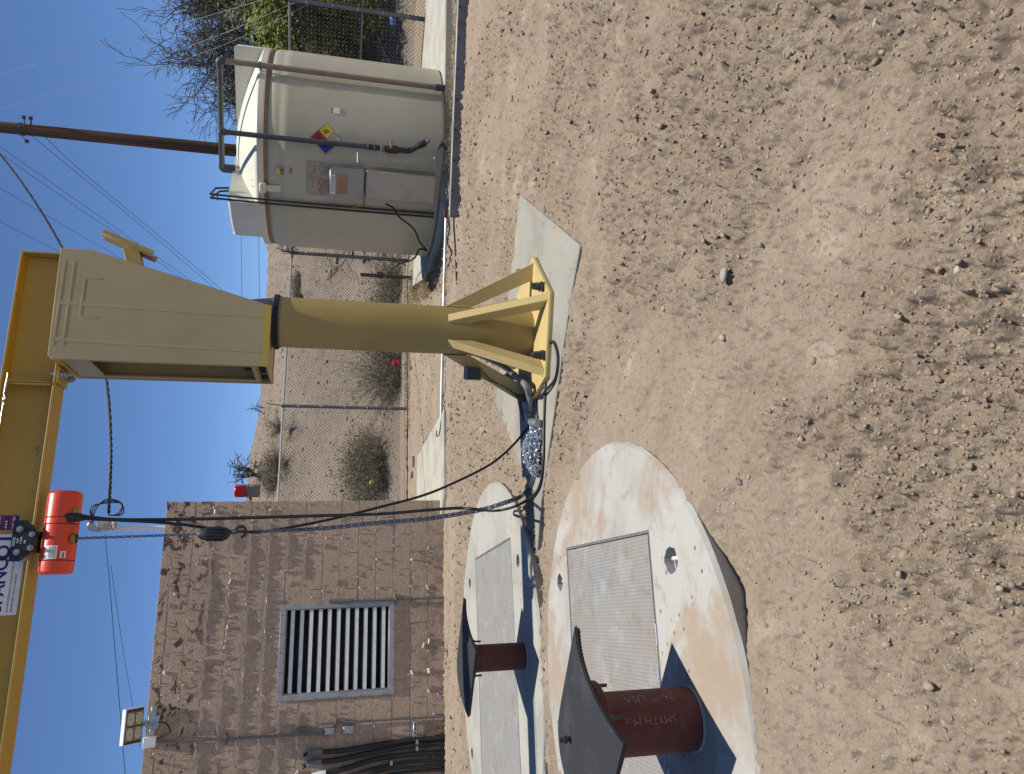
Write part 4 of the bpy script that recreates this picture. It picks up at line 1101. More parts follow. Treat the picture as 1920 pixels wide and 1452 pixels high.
# wall core behind the blocks (recessed joints show it)
def core(s0, s1, za, zb2): m.prism([WP(s0, -0.006, za), WP(s1, -0.006, za), WP(s1, -0.006, zb2), WP(s0, -0.006, zb2)], N1 * -0.19)
core(-LEN + 0.01, OPN[0], -0.1, TOPH - 0.006); core(OPN[1], -0.006, -0.1, TOPH - 0.006); core(OPN[0], OPN[1], -0.1, OPN[2]); core(OPN[0], OPN[1], OPN[3], TOPH - 0.006)
m.prism([WP(-0.006, -0.20, -0.1), WP(-0.006, -DEP, -0.1), WP(-0.006, -DEP, TOPH - .006), WP(-0.006, -0.20, TOPH - .006)], E1 * -0.18)
m.prism([WP(-LEN + .01, -0.20, -0.1), WP(-LEN + .01, -DEP, -0.1), WP(-LEN + .01, -DEP, TOPH - .006), WP(-LEN + .01, -0.20, TOPH - .006)], E1 * 0.18)
m.prism([WP(-0.19, -DEP + .18, -0.1), WP(-LEN + .2, -DEP + .18, -0.1), WP(-LEN + .2, -DEP + .18, TOPH - .01), WP(-0.19, -DEP + .18, TOPH - .01)], N1 * -0.18)
ob("wall_core", m.mesh("wall_core"), MORTAR, bld)
m = MB(); m.prism([WP(-0.2, -0.2, TOPH - 0.12), WP(-LEN + .2, -0.2, TOPH - 0.12), WP(-LEN + .2, -DEP + .2, TOPH - 0.12), WP(-0.2, -DEP + .2, TOPH - .12)], Z * 0.08); ob("roof", m.mesh("roof"), MORTAR, bld)
_bm = {}
def block_mesh(l, h, key):
    k = (round(l, 3), round(h, 3), key)
    if k not in _bm:
        mb = MB(); mb.box((0, 0.0, 0), (l - 0.005, 0.09, h - 0.005)); _bm[k] = mb.mesh("block", 0.003)
        _bm[k].materials.append(BLOCK)
    return _bm[k]
_br = random.Random(8)
def put_block(l, h, center, rotz, key=0):
    o = bpy.data.objects.new("block", block_mesh(l, h, key)); COL.objects.link(o)
    o.parent = bld; o.matrix_parent_inverse = Matrix.Identity(4)
    o.location = center - Vector((BW.x, BW.y, 0)); o.rotation_euler = (0, 0, rotz)
ncourse = int(TOPH / HB) + 1
for k in range(ncourse):
    za, zb2 = k * HB, min((k + 1) * HB, TOPH)
    if zb2 - za < 0.03: continue
    e = [0.0]; s = 0.0 if k % 2 == 0 else LB / 2
    while e[-1] > -LEN + 0.01: 
        s_next = -(s + LB * (len(e) - (0 if k % 2 == 0 else 1))) if k % 2 == 0 else -(LB / 2 + LB * (len(e) - 1))
        e.append(max(s_next, -LEN))
    for a, b in zip(e, e[1:]):
        spans = [(b, a)]
        if zb2 > OPN[2] + .02 and za < OPN[3] - .02:
            sp = []
            for (p, q) in spans:
                if q <= OPN[0] or p >= OPN[1]: sp.append((p, q))
                else:
                    if p < OPN[0] - 0.03: sp.append((p, OPN[0]))
                    if q > OPN[1] + 0.03: sp.append((OPN[1], q))
            spans = sp
        for (p, q) in spans:
            put_block(q - p, zb2 - za, WP((p + q) / 2, -0.045 + _br.uniform(-0.0015, 0.0015), (za + zb2) / 2), B)
    # right-hand side wall
    off = 0.09 if k % 2 == 0 else 0.09
    q0 = 0.09; first = LB if k % 2 else LB / 2
    w = q0; nxt = q0 + first
    while w < DEP - 0.02:
        nx = min(nxt, DEP); put_block(nx - w, zb2 - za, WP(-0.045, -(w + nx) / 2, (za + zb2) / 2), B + math.pi / 2); w = nx; nxt = nx + LB
# louvre
lv = MB(); fs0, fs1, fz0, fz1 = -2.185, -1.165, 0.588, 1.858
fwid = 0.058
for (a, b, c, d) in ((fs0, fs1, fz1 - fwid, fz1), (fs0, fs1, fz0, fz0 + fwid), (fs0, fs0 + fwid, fz0 + fwid, fz1 - fwid), (fs1 - fwid, fs1, fz0 + fwid, fz1 - fwid)):
    lv.box(WP((a + b) / 2, 0.010, (c + d) / 2), (b - a - 0.001, 0.016, d - c - 0.001), (E1, N1, Z))
for (a, b, c, d) in ((fs0 + fwid, fs1 - fwid, fz1 - fwid - 0.012, fz1 - fwid), (fs0 + fwid, fs1 - fwid, fz0 + fwid, fz0 + fwid + 0.012), (fs0 + fwid, fs0 + fwid + 0.012, fz0 + fwid + .012, fz1 - fwid - .012), (fs1 - fwid - .012, fs1 - fwid, fz0 + fwid + .012, fz1 - fwid - .012)):
    lv.box(WP((a + b) / 2, -0.052, (c + d) / 2), (b - a - 0.001, 0.108, d - c - 0.001), (E1, N1, Z))
LFR = simple("louvre_aluminium", (0.36, 0.365, 0.37), (0.30, 0.305, 0.31), 0.5, 0.2, 14)
LBL = simple("louvre_blade_white", (0.72, 0.72, 0.68), (0.62, 0.62, 0.585), 0.5, 0.1, 14)
lou = ob("louvre", lv.mesh("louvre", 0.002), LFR, bld)
bz0, bz1 = fz0 + fwid + 0.02, fz1 - fwid - 0.02
for k in range(11):
    z = bz0 + (bz1 - bz0) * (k + 0.6) / 11.0; pit = (bz1 - bz0) / 11
    m = MB(); a, b = fs0 + fwid + 0.014, fs1 - fwid - 0.014
    # drainable blade: slopes up and back, with a turned-up front lip
    pr = [(-0.002, z - 0.034), (-0.004, z + 0.002), (-0.009, z + 0.002), (-0.009, z - 0.030), (-0.040, z - 0.012), (-0.064, z + 0.012), (-0.064, z + 0.007), (-0.040, z - 0.019), (-0.012, z - 0.037)]
    m.prism([WP(a, o, zz) for o, zz in pr], E1 * (b - a)); ob("blade", m.mesh("blade"), LBL, lou)
for k in range(6):
    for zz in (fz0 + 0.02, fz1 - 0.02):
        pass
m = MB()
for k in range(5):
    for (s_, z_) in ((fs0 + .1 + k * .2, fz1 - .012), (fs0 + .1 + k * .2, fz0 + .012), (fs0 + .012, fz0 + .12 + .25 * k), (fs1 - .012, fz0 + .12 + .25 * k)):
        m.lathe([(0, .006), (.006, .005), (.008, 0)], WP(s_, 0.018, z_), (E1, Z, N1), 8)
ob("screw", m.mesh("screw"), GALVD, lou, kind='stuff')
m = MB(); m.box(WP((fs0 + fs1) / 2, -0.20, (fz0 + fz1) / 2), (0.96, 0.01, 1.24), (E1, N1, Z)); ob("interior_shade_sheet", m.mesh("interior_shade_sheet"), DARK, lou)  # near-black sheet stands in for the unlit interior behind the blades
# curled flakes of paint lifting along the joints
def flakes():
    rg = random.Random(14); mb = MB(); mb2 = MB()
    def flake(s, z, w, h, lift, curl, ang):
        """pinned along its lower or upper edge, peeling outwards"""
        ca, sa = math.cos(ang), math.sin(ang); rows = []
        for j in range(4):
            t = j / 3; out = 0.002 + lift * t ** curl
            for i in range(3):
                u = (i - 1) * w / 2 * (1 - 0.25 * t * rg.random()); vv = t * h * (1 - 0.3 * t)
                rows.append(WP(s + u * ca - vv * sa, out + rg.uniform(0, .0015), z + u * sa + vv * ca))
        mb.add(rows, [(j * 3 + i, j * 3 + i + 1, (j + 1) * 3 + i + 1, (j + 1) * 3 + i) for j in range(3) for i in range(2)])
    n = 0
    while n < 900:
        s = rg.uniform(-3.6, -0.02); c = rg.randrange(1, 16)
        dens = {10: 1, 11: 1.0, 12: .9, 9: .8, 13: .6, 8: .5, 14: .6, 15: .5}.get(c, 0.28)
        if rg.random() > dens * (0.3 + 1.1 * float(vnoise(s * 2.2 + c * 3.1, c * 1.7, 5))): continue
        z = c * HB + rg.gauss(0, 0.012)
        if rg.random() < 0.3: z = rg.uniform(0.1, 3.1)
        if OPN[0] - .1 < s < OPN[1] + .1 and 0.5 < z < 1.93: continue
        big = rg.random() < 0.10
        w = rg.uniform(0.025, 0.075) if big else rg.uniform(0.008, 0.03); h = rg.uniform(0.015, 0.042) if big else rg.uniform(0.006, 0.02)
        up = rg.random() < 0.7
        flake(s, z, w, h if up else -h, rg.uniform(0.006, 0.026) if big else rg.uniform(0.003, 0.011), rg.uniform(1.2, 2.2), rg.gauss(0, 0.35)); n += 1
    for k in range(190):
        c = rg.choice([9, 10, 10, 11, 11, 11, 12, 12, 13, 8]); s0 = rg.uniform(-3.5, -0.1); L = rg.uniform(0.06, 0.34); z = c * HB + rg.gauss(0, .006); n_ = max(3, int(L / 0.02))
        if OPN[0] - .1 < s0 - L and s0 < OPN[1] + .1 and z < 1.93: continue
        if OPN[0] - .1 < s0 < OPN[1] + .35 and z < 1.93: continue
        rows = []; ph = rg.uniform(0, 6)
        for q in range(n_ + 1):
            t = q / n_; env = math.sin(math.pi * t) ** 0.5; lift = (0.006 + 0.012 * rg.random()) * env + 0.002; hh = 0.010 + 0.014 * rg.random()
            dz = 0.007 * math.sin(ph + 9 * t) + rg.gauss(0, .002)
            rows += [WP(s0 - L * t, 0.001, z - hh * .5 + dz), WP(s0 - L * t, 0.001 + lift * .6, z + dz), WP(s0 - L * t, 0.001 + lift, z + hh + dz)]
        mb.add(rows, [(3 * q + i, 3 * q + i + 1, 3 * q + i + 4, 3 * q + i + 3) for q in range(n_) for i in range(2)])
    FL = simple("paint_flake", (0.50, 0.38, 0.31), (0.58, 0.50, 0.44), 0.7, 0, 20)
    ob("paint_flake", mb.mesh("paint_flake", 0, True, 60), FL, bld, kind='stuff')
flakes()

# ------------------------------------------------------------------ floodlight and wall fittings
def wpx(x, y, off=0.03): 
    p = onplane(x, y, BW + N1 * off, N1); d = p - BW; return d.dot(E1), p.z
fl = thing("floodlight", "white LED floodlight with four panels mounted on the building's parapet", "floodlight", WP(-2.22, 0.05, 3.16))
cs = [onplane(x, y, BW + N1 * o, N1) for (x, y, o) in ((237, 1330, 0.34), (272, 1326, 0.17), (265, 1393, 0.17), (231, 1399, 0.34))]
fc_ = sum(cs, Vector()) / 4; fu = ((cs[0] + cs[1]) - (cs[3] + cs[2])).normalized(); fv = ((cs[0] + cs[3]) - (cs[1] + cs[2])); fv = (fv - fu * fv.dot(fu)).normalized(); fn = fu.cross(fv); 
if fn.dot(EYE - fc_) < 0: fn = -fn
FWd, FHt = (cs[0] - cs[3]).length, ((cs[0] - cs[1]).length + (cs[3] - cs[2]).length) / 2
def FP(u, v, n): return fc_ + fu * u + fv * v + fn * n
m = MB(); m.box(FP(0, 0, -0.03), (FWd, FHt, 0.055), (fu, fv, fn)); ob("housing", m.mesh("housing", 0.005), HOUSE, fl)
m = MB(); m.box(FP(0, 0, -0.0015), (FWd - 0.012, FHt - 0.012, 0.006), (fu, fv, fn)); ob("face_plate", m.mesh("face_plate", 0.001), simple("light_face", (0.115, 0.115, 0.095), None, 0.5, 0.1, 12), fl)
for i in (-1, 1):
    for j in (-1, 1):
        m = MB(); m.box(FP(i * FWd * 0.205, j * FHt * 0.225, 0.004), (FWd * 0.34, FHt * 0.37, 0.006), (fu, fv, fn)); pn = ob("led_panel", m.mesh("led_panel", 0.001), LED, fl)
        m = MB()
        for (q, w) in ((-.38, -.38), (.38, -.38), (-.38, .38), (.38, .38), (0, 0)):
            m.lathe([(0, .002), (.005, .0015), (.006, 0)], FP(i * FWd * 0.205 + q * FWd * .34, j * FHt * 0.225 + w * FHt * .37, 0.0072), (fu, fv, fn), 8)
        ob("screw", m.mesh("screw"), INK, pn)
m = MB()
for i in (-1, 1):
    for k in range(7): m.box(FP(i * FWd * 0.445, (k - 3) * FHt * 0.115, 0.002), (FWd * 0.045, FHt * 0.075, 0.003), (fu, fv, fn))
ob("vent_slot", m.mesh("vent_slot"), INK, fl)
m = MB(); m.box(FP(0, 0, -0.075), (FWd * 0.8, FHt * 0.7, 0.04), (fu, fv, fn)); ob("rear_hood", m.mesh("rear_hood", 0.01), HOUSE, fl)
s_b = wpx(275, 1355)[0]
m = MB(); m.box(WP(s_b, 0.03, 3.07), (0.13, 0.055, 0.11), (E1, N1, Z)); m.box(WP(s_b, 0.06, 3.14), (0.05, 0.09, 0.05), (E1, N1, Z)); m.box(WP(s_b + 0.11, 0.02, 3.08), (0.10, 0.04, 0.05), (E1, N1, Z)); m.box(WP(s_b - 0.09, 0.02, 3.08), (0.07, 0.04, 0.05), (E1, N1, Z))
m.tube([WP(s_b, 0.07, 3.14), fc_ - fn * 0.06], 0.022, 10); ob("bracket", m.mesh("bracket", 0.003), GALV, fl)
sj, zj = wpx(281, 1392)
jb2 = thing("junction_box", "pale grey junction box under the floodlight at the wall top", "junction box", WP(sj, 0.03, zj))
m = MB(); m.box(WP(sj, 0.032, zj), (0.105, 0.06, 0.125), (E1, N1, Z)); ob("box", m.mesh("box", 0.004), HOUSE, jb2)
m = MB(); m.box(WP(sj, 0.064, zj), (0.095, 0.004, 0.115), (E1, N1, Z)); ob("cover", m.mesh("cover", 0.0015), HOUSE, jb2)
cable("lamp_cord", [WP(s_b, 0.055, 3.02), WP(s_b - 0.02, 0.07, 2.94), WP(s_b - 0.10, 0.06, 2.90), WP(sj + 0.06, 0.03, 2.95), WP(sj + 0.02, 0.03, zj - 0.05)], 0.008, BLACK, "short black cord looping between the floodlight and its junction box", "cord")
def conduit(path, r, mat, label, straps=(), name="conduit_pipe"):
    th = thing(name, label, "conduit", WP(path[0][0], 0.02, path[0][1]))
    m = MB(); m.tube(bez([WP(s, 0.022 + r, z) for s, z in path], 4), r, 10); ob("tube", m.mesh("tube"), mat, th)
    for s, z in straps:
        m = MB(); m.box(WP(s, 0.012, z), (0.11, 0.022, 0.025), (E1, N1, Z)); m.box(WP(s, 0.024 + r, z), (2 * r + 0.012, 2 * r + 0.012, 0.016), (E1, N1, Z)); ob("pipe_strap", m.mesh("pipe_strap", 0.002), GALVD, th)
    return th
c_a = wpx(290, 1391); c_b = wpx(555, 1378); c_c = wpx(620, 1374)
conduit([(sj, zj - 0.06), (c_a[0] - .0, c_a[1]), ((c_a[0] + c_b[0]) / 2 - .005, (c_a[1] + c_b[1]) / 2), c_b, c_c], 0.013, GALVD, "long thin conduit dropping down the wall from the floodlight box", [((c_a[0] + c_b[0]) / 2, (c_a[1] + c_b[1]) / 2)])
def wbox(x0, y0, x1, y1, dep, mat, label, knob=False):
    a = wpx(x0, y0); b = wpx(x1, y1); s_, z_ = (a[0] + b[0]) / 2, (a[1] + b[1]) / 2
    th = thing("junction_box", label, "junction box", WP(s_, 0.0, z_))
    m = MB(); m.box(WP(s_, dep / 2 + .002, z_), (abs(a[0] - b[0]), dep, abs(a[1] - b[1])), (E1, N1, Z)); ob("box", m.mesh("box", 0.004), mat, th)
    m = MB()
    if knob: m.lathe([(0, .03), (.016, .028), (.018, 0)], WP(s_, dep + .002, z_), (E1, Z, N1), 14)
    else: m.box(WP(s_, dep + .004, z_), (abs(a[0] - b[0]) * .85, .004, abs(a[1] - b[1]) * .85), (E1, N1, Z))
    ob("sensor" if knob else "cover", m.mesh("cover"), GALV, th); return th
wbox(608, 1365, 627, 1377, 0.05, GREYP, "small grey box at the lower end of the floodlight conduit")
wbox(643, 1362, 663, 1375, 0.04, GALV, "square steel box with a round knob beside the bent conduit", True)
p_ = [wpx(555, 1368), wpx(580, 1366), wpx(592, 1363), wpx(602, 1358), wpx(630, 1356), wpx(740, 1349), wpx(838, 1343)]
th = conduit([p_[0], p_[1], p_[2], p_[3], p_[4], p_[5], (p_[6][0], -0.05)], 0.010, GALVD, "bent thin conduit rising from the dirt to a fitting left of the louvre", [p_[4]])
m = MB(); m.tube([WP(p_[0][0], 0.03, p_[0][1] - .0), WP(p_[1][0], 0.03, p_[1][1])], 0.020, 10); ob("fitting", m.mesh("fitting"), GALVD, th)
q_ = [wpx(618, 1128), wpx(660, 1127), wpx(742, 1124), wpx(832, 1121)]
th = conduit([q_[0], q_[1], q_[2], (q_[3][0], -0.05)], 0.012, GALVD, "straight conduit rising from the dirt along the louvre's right edge", [q_[2]])
m = MB(); m.tube([WP(q_[0][0], 0.035, q_[0][1]), WP(q_[1][0], 0.035, q_[1][1])], 0.021, 10); ob("fitting", m.mesh("fitting"), GALVD, th)
m = MB(); m.tube([WP(wpx(540, 1428)[0] + .1, 0.01, wpx(545, 1425)[1]), WP(wpx(545, 1450)[0], 0.012, wpx(548, 1450)[1])], 0.003, 5); 
# black cables coming out of capped stubs and running down into the dirt
ends = [((600, 1410), (640, 1408), (700, 1398), (770, 1388), (838, 1383)), ((598, 1430), (640, 1424), (700, 1411), (770, 1399), (838, 1394)), ((606, 1452), (650, 1441), (705, 1424), (770, 1415), (838, 1411)), ((650, 1456), (690, 1444), (735, 1434), (780, 1428), (838, 1424)), ((676, 1457), (710, 1447), (740, 1441), (790, 1437), (838, 1434)), ((700, 1462), (730, 1453), (760, 1449), (800, 1445), (838, 1443))]
for k, pth_ in enumerate(ends):
    pts = [wpx(x, y, 0.05) for x, y in pth_]; r_ = 0.027 if k < 3 else 0.017
    lab = ["thickest black cable nearest the conduit, curving up to a grey capped stub", "second thick black cable, curving up to the lower grey capped stub", "third black cable, rising to the pale fitting at the picture's edge"][k] if k < 3 else ["upper of the thin black cables in the lower part of the bundle", "middle thin black cable in the lower part of the bundle", "lowest thin black cable of the bundle, at the picture's edge"][k - 3]
    th = thing("wall_cable", lab, "cable", WP(pts[-1][0], 0.05, 0), "black cables running down the wall")
    m = MB(); m.tube(bez([WP(s, 0.045 if k != 4 else .06, z) for s, z in pts[:-1]] + [WP(pts[-1][0], 0.05, -0.05)], 5), r_, 10); ob("sheath", m.mesh("sheath"), BLACK, th)
    if k < 3:
        m = MB(); d = (WP(pts[0][0], 0.045, pts[0][1]) - WP(pts[1][0], .045, pts[1][1])).normalized(); q = WP(pts[0][0], 0.045, pts[0][1])
        m.tube([q - d * 0.03, q + d * 0.11, q + d * 0.13], [0.036, 0.036, 0.022], 12); ob("end_cap", m.mesh("end_cap"), GREYP if k < 2 else HOUSE, th)
        m = MB(); m.tube(bez([q + d * 0.12, q + d * 0.16 - E1 * 0.03, WP(pts[0][0] - 0.02, 0.0, pts[0][1] + 0.15)], 4), 0.016, 8); ob("tail", m.mesh("tail"), BLACK, th)
su = thing("strut_rail", "short perforated steel strut bolted upright beside the black cables", "strut", WP(wpx(778, 1372)[0], .02, .2))
sa_, sb_ = wpx(778, 1354), wpx(781, 1386)
m = MB(); m.box(WP((sa_[0] + sb_[0]) / 2, 0.03, sa_[1]), (abs(sa_[0] - sb_[0]) + .02, 0.04, 0.042), (E1, N1, Z)); ob("rail", m.mesh("rail", 0.003), GALV, su)
m = MB()
for k in range(4): m.box(WP(sb_[0] + (sa_[0] - sb_[0]) * (k + .5) / 4, 0.0508, sa_[1]), (0.028, 0.002, 0.014), (E1, N1, Z))
ob("slot", m.mesh("slot"), INK, su)
for (x, y, lab) in ((781, 1391, "upper bright cable clamp on the two thick cables"), (781, 1403, "lower bright cable clamp on the two thick cables"), (733, 1430, "cable clamp holding the thin black cables together")):
    s_, z_ = wpx(x, y); th = thing("cable_clamp", lab, "clamp", WP(s_, .07, z_))
    m = MB(); m.lathe([(0.034, -.012), (0.034, .012), (0.030, .012), (0.030, -.012)], WP(s_, 0.05, z_), None, 14); ob("band", m.mesh("band"), GALV, th)
    m = MB(); m.box(WP(s_, 0.088, z_), (0.014, .02, .03), (E1, N1, Z)); ob("screw", m.mesh("screw"), GALV, th)
for k in range(3):
    a = wpx(812, 1388 - 2 * k); b = wpx(800 + 5 * k, 1376 + 2 * k); c = wpx(834, 1368 + 3 * k)
    cable("copper_wire", [WP(a[0], 0.04, a[1]), WP(b[0], 0.06, b[1]), WP(c[0] + .01 * k, 0.05, c[1] + .02), WP(c[0] + 0.02 * k, 0.04, -0.02)], 0.0035, simple("copper_tone", (0.42, 0.24, 0.16), None, 0.5, 0.2, 10), ["inner thin tan ground wire looping out of the dirt beside the black cables", "middle thin tan ground wire looping out of the dirt beside the black cables", "widest thin tan ground wire looping out of the dirt beside the black cables"][k], "wire")['group'] = "ground wires by the cable bundle"

# alarm beacon on the building's far side
bc = thing("alarm_beacon", "square red alarm beacon on a grey base at the building's corner", "beacon", atY(462, 935, 9.6))
def bx(x0, y0, x1, y1, Y, dep, mat, name, parent, bev=0.006):
    a = atY(x0, y0, Y); b = atY(x1, y1, Y); c = (a + b) / 2; m = MB(); m.box(c + Vector((0, dep / 2, 0)), (abs(a.x - b.x), dep, abs(a.z - b.z))); return ob(name, m.mesh(name, bev), mat, parent)
bx(439, 911, 461, 933, 9.6, 0.14, REDL, "lens", bc, 0.015); bx(461.5, 911, 464, 934, 9.6, 0.15, GREYP, "gasket", bc); bx(464.5, 911, 486, 933, 9.6, 0.145, GREYP, "base_box", bc, 0.012)
m = MB(); a = atY(470, 922, 9.67); m.tube([a, a - Vector((0.16, 0, 0))], 0.018, 8); ob("mount_arm", m.mesh("mount_arm"), GALVD, bc)

# ------------------------------------------------------------------ service mast and overhead cables
MY = 9.35
mast = thing("service_mast", "pale grey service mast with a weatherhead rising behind the building's roof edge", "mast", atY(308, 990, MY))
mp0, mp1 = atY(330, 990, MY), atY(186, 992, MY); mp0.x = mp1.x; mp0.y = mp1.y; mp0.z = 2.7
m = MB(); m.tube([mp0, mp1], 0.030, 14); ob("mast_pipe", m.mesh("mast_pipe"), HOUSE, mast)
m = MB(); wh = atY(172, 988, MY); m.tube(bez([mp1 - Z * 0.03, mp1 + Z * 0.03, wh + Z * 0.02, wh + Vector((0.05, -.02, 0.0))], 5), [0.034] * 15 + [0.028], 12); ob("weatherhead", m.mesh("weatherhead"), GALV, mast)
m = MB(); bgp = atY(198, 985, MY - .06)
m.lathe([(0.02, .09), (0.06, .075), (0.068, 0.0), (0.055, -.07), (0.072, -.10), (0.03, -.11)], bgp, (Vector((1, 0, 0)), Vector((0, .8, 0)), Z), 10); 
ob("wrapped_splice_bag", m.mesh("wrapped_splice_bag", 0, True, 20), simple("cloudy_bag", (0.42, 0.38, 0.34), (0.27, 0.23, 0.2), 0.3, 0, 22, .4), mast)
m = MB()
for k in range(3):
    m.tube(bez([wh + Vector((0.05, 0, -.01)), atY(178 - 4 * k, 958 - 3 * k, MY), atY(196, 938 + 3 * k, MY), atY(222 + 3 * k, 940 + 2 * k, MY), atY(232 - 4 * k, 955 + 2 * k, MY), atY(226 - 6 * k, 966, MY), atY(203, 966, MY)], 6), 0.008, 6)
ob("drip_loop", m.mesh("drip_loop"), BLACK, mast)
def strand(name, pts, r, mat, label, n=12, twist=None):
    m = MB(); p = bez(pts, n)
    if twist:
        for ph in (0, 2.09, 4.19):
            m.tube([q + Vector((math.cos(k * twist + ph), 0, math.sin(k * twist + ph))) * r * 1.1 for k, q in enumerate(p)], r, 5)
    else: m.tube(p, r, 5)
    return ob(name, m.mesh(name), mat, None, label, "cable", "overhead cables")
WIRE = simple("overhead_wire", (0.03, 0.032, 0.036), (0.05, 0.052, 0.056), 0.6, 0.2, 10)
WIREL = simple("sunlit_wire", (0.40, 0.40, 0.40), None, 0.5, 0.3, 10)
strand("service_cable", [atY(-60, 235, 16), atY(0, 290, 15.5), atY(60, 370, 14.4), atY(117, 465, 13.2), atY(160, 560, 12.2), atY(190, 660, 11.3), atY(203, 740, 10.7), atY(208, 830, 10.1), atY(207, 900, 9.7), atY(204, 962, MY)], 0.010, WIRE, "thick twisted service cable passing behind the crane head to the mast", 26, 0.55)
WL = [((-40, 243), (0, 275), (130, 366), (260, 458), (400, 556), "upper line of the close pair crossing the sky left of the utility pole"),
      ((-40, 258), (0, 288), (126, 376), (253, 462), (400, 562), "lower line of the close pair crossing the sky left of the utility pole"),
      ((57, 252), (120, 305), (205, 374), (309, 461), (420, 556), "line starting at the insulator on the utility pole, left one"),
      ((79, 252), (140, 310), (230, 386), (320, 461), (430, 556), "line leaving the utility pole just below its insulator"),
      ((-40, 328), (0, 353), (92, 407), (184, 460), (330, 545), "single line between the pole's pair and the twisted cable"),
      ((-40, 397), (0, 416), (44, 438), (87, 460), (200, 516), "leftmost single thin line, passing behind the crane head"),
      ((197, 1002), (205, 1090), (214, 1200), (224, 1320), (236, 1470), "thin line running left from the mast past the floodlight's back"),
      ((208, 1060), (219, 1140), (231, 1220), (243, 1290), (262, 1400), "fainter line ending behind the floodlight above the roof")]
for k, w in enumerate(WL):
    Y = [26, 26.5, 20, 20, 24, 23, 9.4, 14][k]; r_ = [.008, .008, .008, .008, .007, .007, .004, .004][k]
    dY = [10, 10, 14, 14, 12, 10, -1.0, 2][k]
    strand("overhead_wire", [atY(w[i][0], w[i][1], Y + dY * i / 4) for i in range(5)], r_, WIRE, w[5])
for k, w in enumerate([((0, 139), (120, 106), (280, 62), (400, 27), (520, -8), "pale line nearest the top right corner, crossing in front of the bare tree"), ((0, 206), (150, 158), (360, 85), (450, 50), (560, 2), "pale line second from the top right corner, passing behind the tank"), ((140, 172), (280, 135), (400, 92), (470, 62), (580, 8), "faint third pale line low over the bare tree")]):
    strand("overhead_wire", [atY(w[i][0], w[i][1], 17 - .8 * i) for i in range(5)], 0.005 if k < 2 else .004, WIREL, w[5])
for k, x in enumerate((453, 486)):
    strand("overhead_wire", [atY(x, 300, 60), atY(x - 1, 420, 60), atY(x, 520, 60), atY(x + 2, 640, 60)], 0.016, WIRE, ["far horizontal line low in the sky behind the tank, upper one", "far horizontal line just above the hill crest behind the tank"][k])

# ------------------------------------------------------------------ utility pole
PY = 19.5
pole = thing("utility_pole", "weathered brown wooden utility pole behind the cream tank", "utility pole", (atY(415, 280, PY).x, PY, float(hill_h(atY(415, 280, PY).x, PY))))
pb_ = atY(415, 280, PY); pbx = pb_.x
m = MB(); m.tube([(pbx, PY, 0.2), (pbx - .0, PY, 4), (pbx, PY, 8), (pbx, PY, 12)], [0.165, 0.15, 0.135, 0.12], 16); ob("shaft", m.mesh("shaft"), WOOD, pole)
for k, x in enumerate((45, 58)):
    q = atY(x, 240, PY - 0.12); m = MB(); m.tube([(pbx, PY - .1, q.z), (pbx + 0.26, PY - .15, q.z)], 0.018, 8); m.lathe([(0.02, -.04), (0.05, -.03), (0.035, 0), (0.05, .03), (0.02, .04)], (pbx + 0.24, PY - .15, q.z), (Vector((0, 1, 0)), Z, Vector((1, 0, 0))), 12); ob("insulator", m.mesh("insulator"), STEELD, pole)
q = atY(40, 248, PY); m = MB(); m.lathe([(0.145, -.05), (0.15, -.05), (0.15, .05), (0.145, .05)], (pbx, PY, q.z), None, 16); m.tube([(pbx - .13, PY - .1, q.z), (pbx - .30, PY - .1, q.z - .14)], 0.012, 6); m.lathe([(0, -.05), (.045, -.03), (.045, .03), (0, .05)], (pbx - .30, PY - .1, q.z - .16), None, 10); ob("cable_bracket", m.mesh("cable_bracket"), STEELD, pole)
m = MB(); m.tube([(pbx - .08, PY - .16, 0.6), (pbx - .075, PY - .15, 12)], 0.010, 5); ob("ground_wire", m.mesh("ground_wire"), STEELD, pole)

# =================================================================== TANK
TC = Vector((3.135, 10.432, 0)); TR = 1.276; TZ = 0.10
def TP(deg, z, r=TR): a = R(deg); return Vector((TC.x + r * math.sin(a), TC.y - r * math.cos(a), z))
tank = thing("storage_tank", "big cream plastic storage tank standing on the white concrete pad", "tank", (TC.x, TC.y, TZ))
ax_t = (Vector((1, 0, 0)), Vector((0, 1, 0)), Z)
m = MB(); m.lathe([(TR - 0.03, TZ), (TR, TZ + 0.03), (TR, 0.16), (TR, 0.7), (TR, 1.3), (TR, 2.0), (TR, 2.06), (TR - 0.004, 2.07), (TR - 0.004, 2.12), (TR - 0.008, 2.18), (TR - 0.016, 2.21), (TR - 0.034, 2.232), (TR - 0.06, 2.236)], (TC.x, TC.y, 0), ax_t, 128); ob("shell", m.mesh("shell", 0, True, 30), TANK, tank)
m = MB(); m.lathe([(TR - 0.05, 2.232), (TR - 0.026, 2.236), (TR - 0.022, 2.252), (TR - 0.026, 2.270), (TR - 0.05, 2.274)], (TC.x, TC.y, 0), ax_t, 128); ob("band", m.mesh("band"), STRAP, tank)
lr = TR - 0.004
prof = [(TR - 0.06, 2.272), (lr - 0.014, 2.276), (lr, 2.290), (lr, 2.352), (lr - 0.016, 2.374)]
for k in range(1, 15):
    t = k / 14; prof.append(((lr - 0.03) * (1 - t) + 0.0, 2.376 + 0.365 * (1 - (1 - t) ** 1.7)))
m = MB(); m.lathe(prof, (TC.x, TC.y, 0), ax_t, 128); ob("lid", m.mesh("lid", 0, True, 30), TLID, tank)
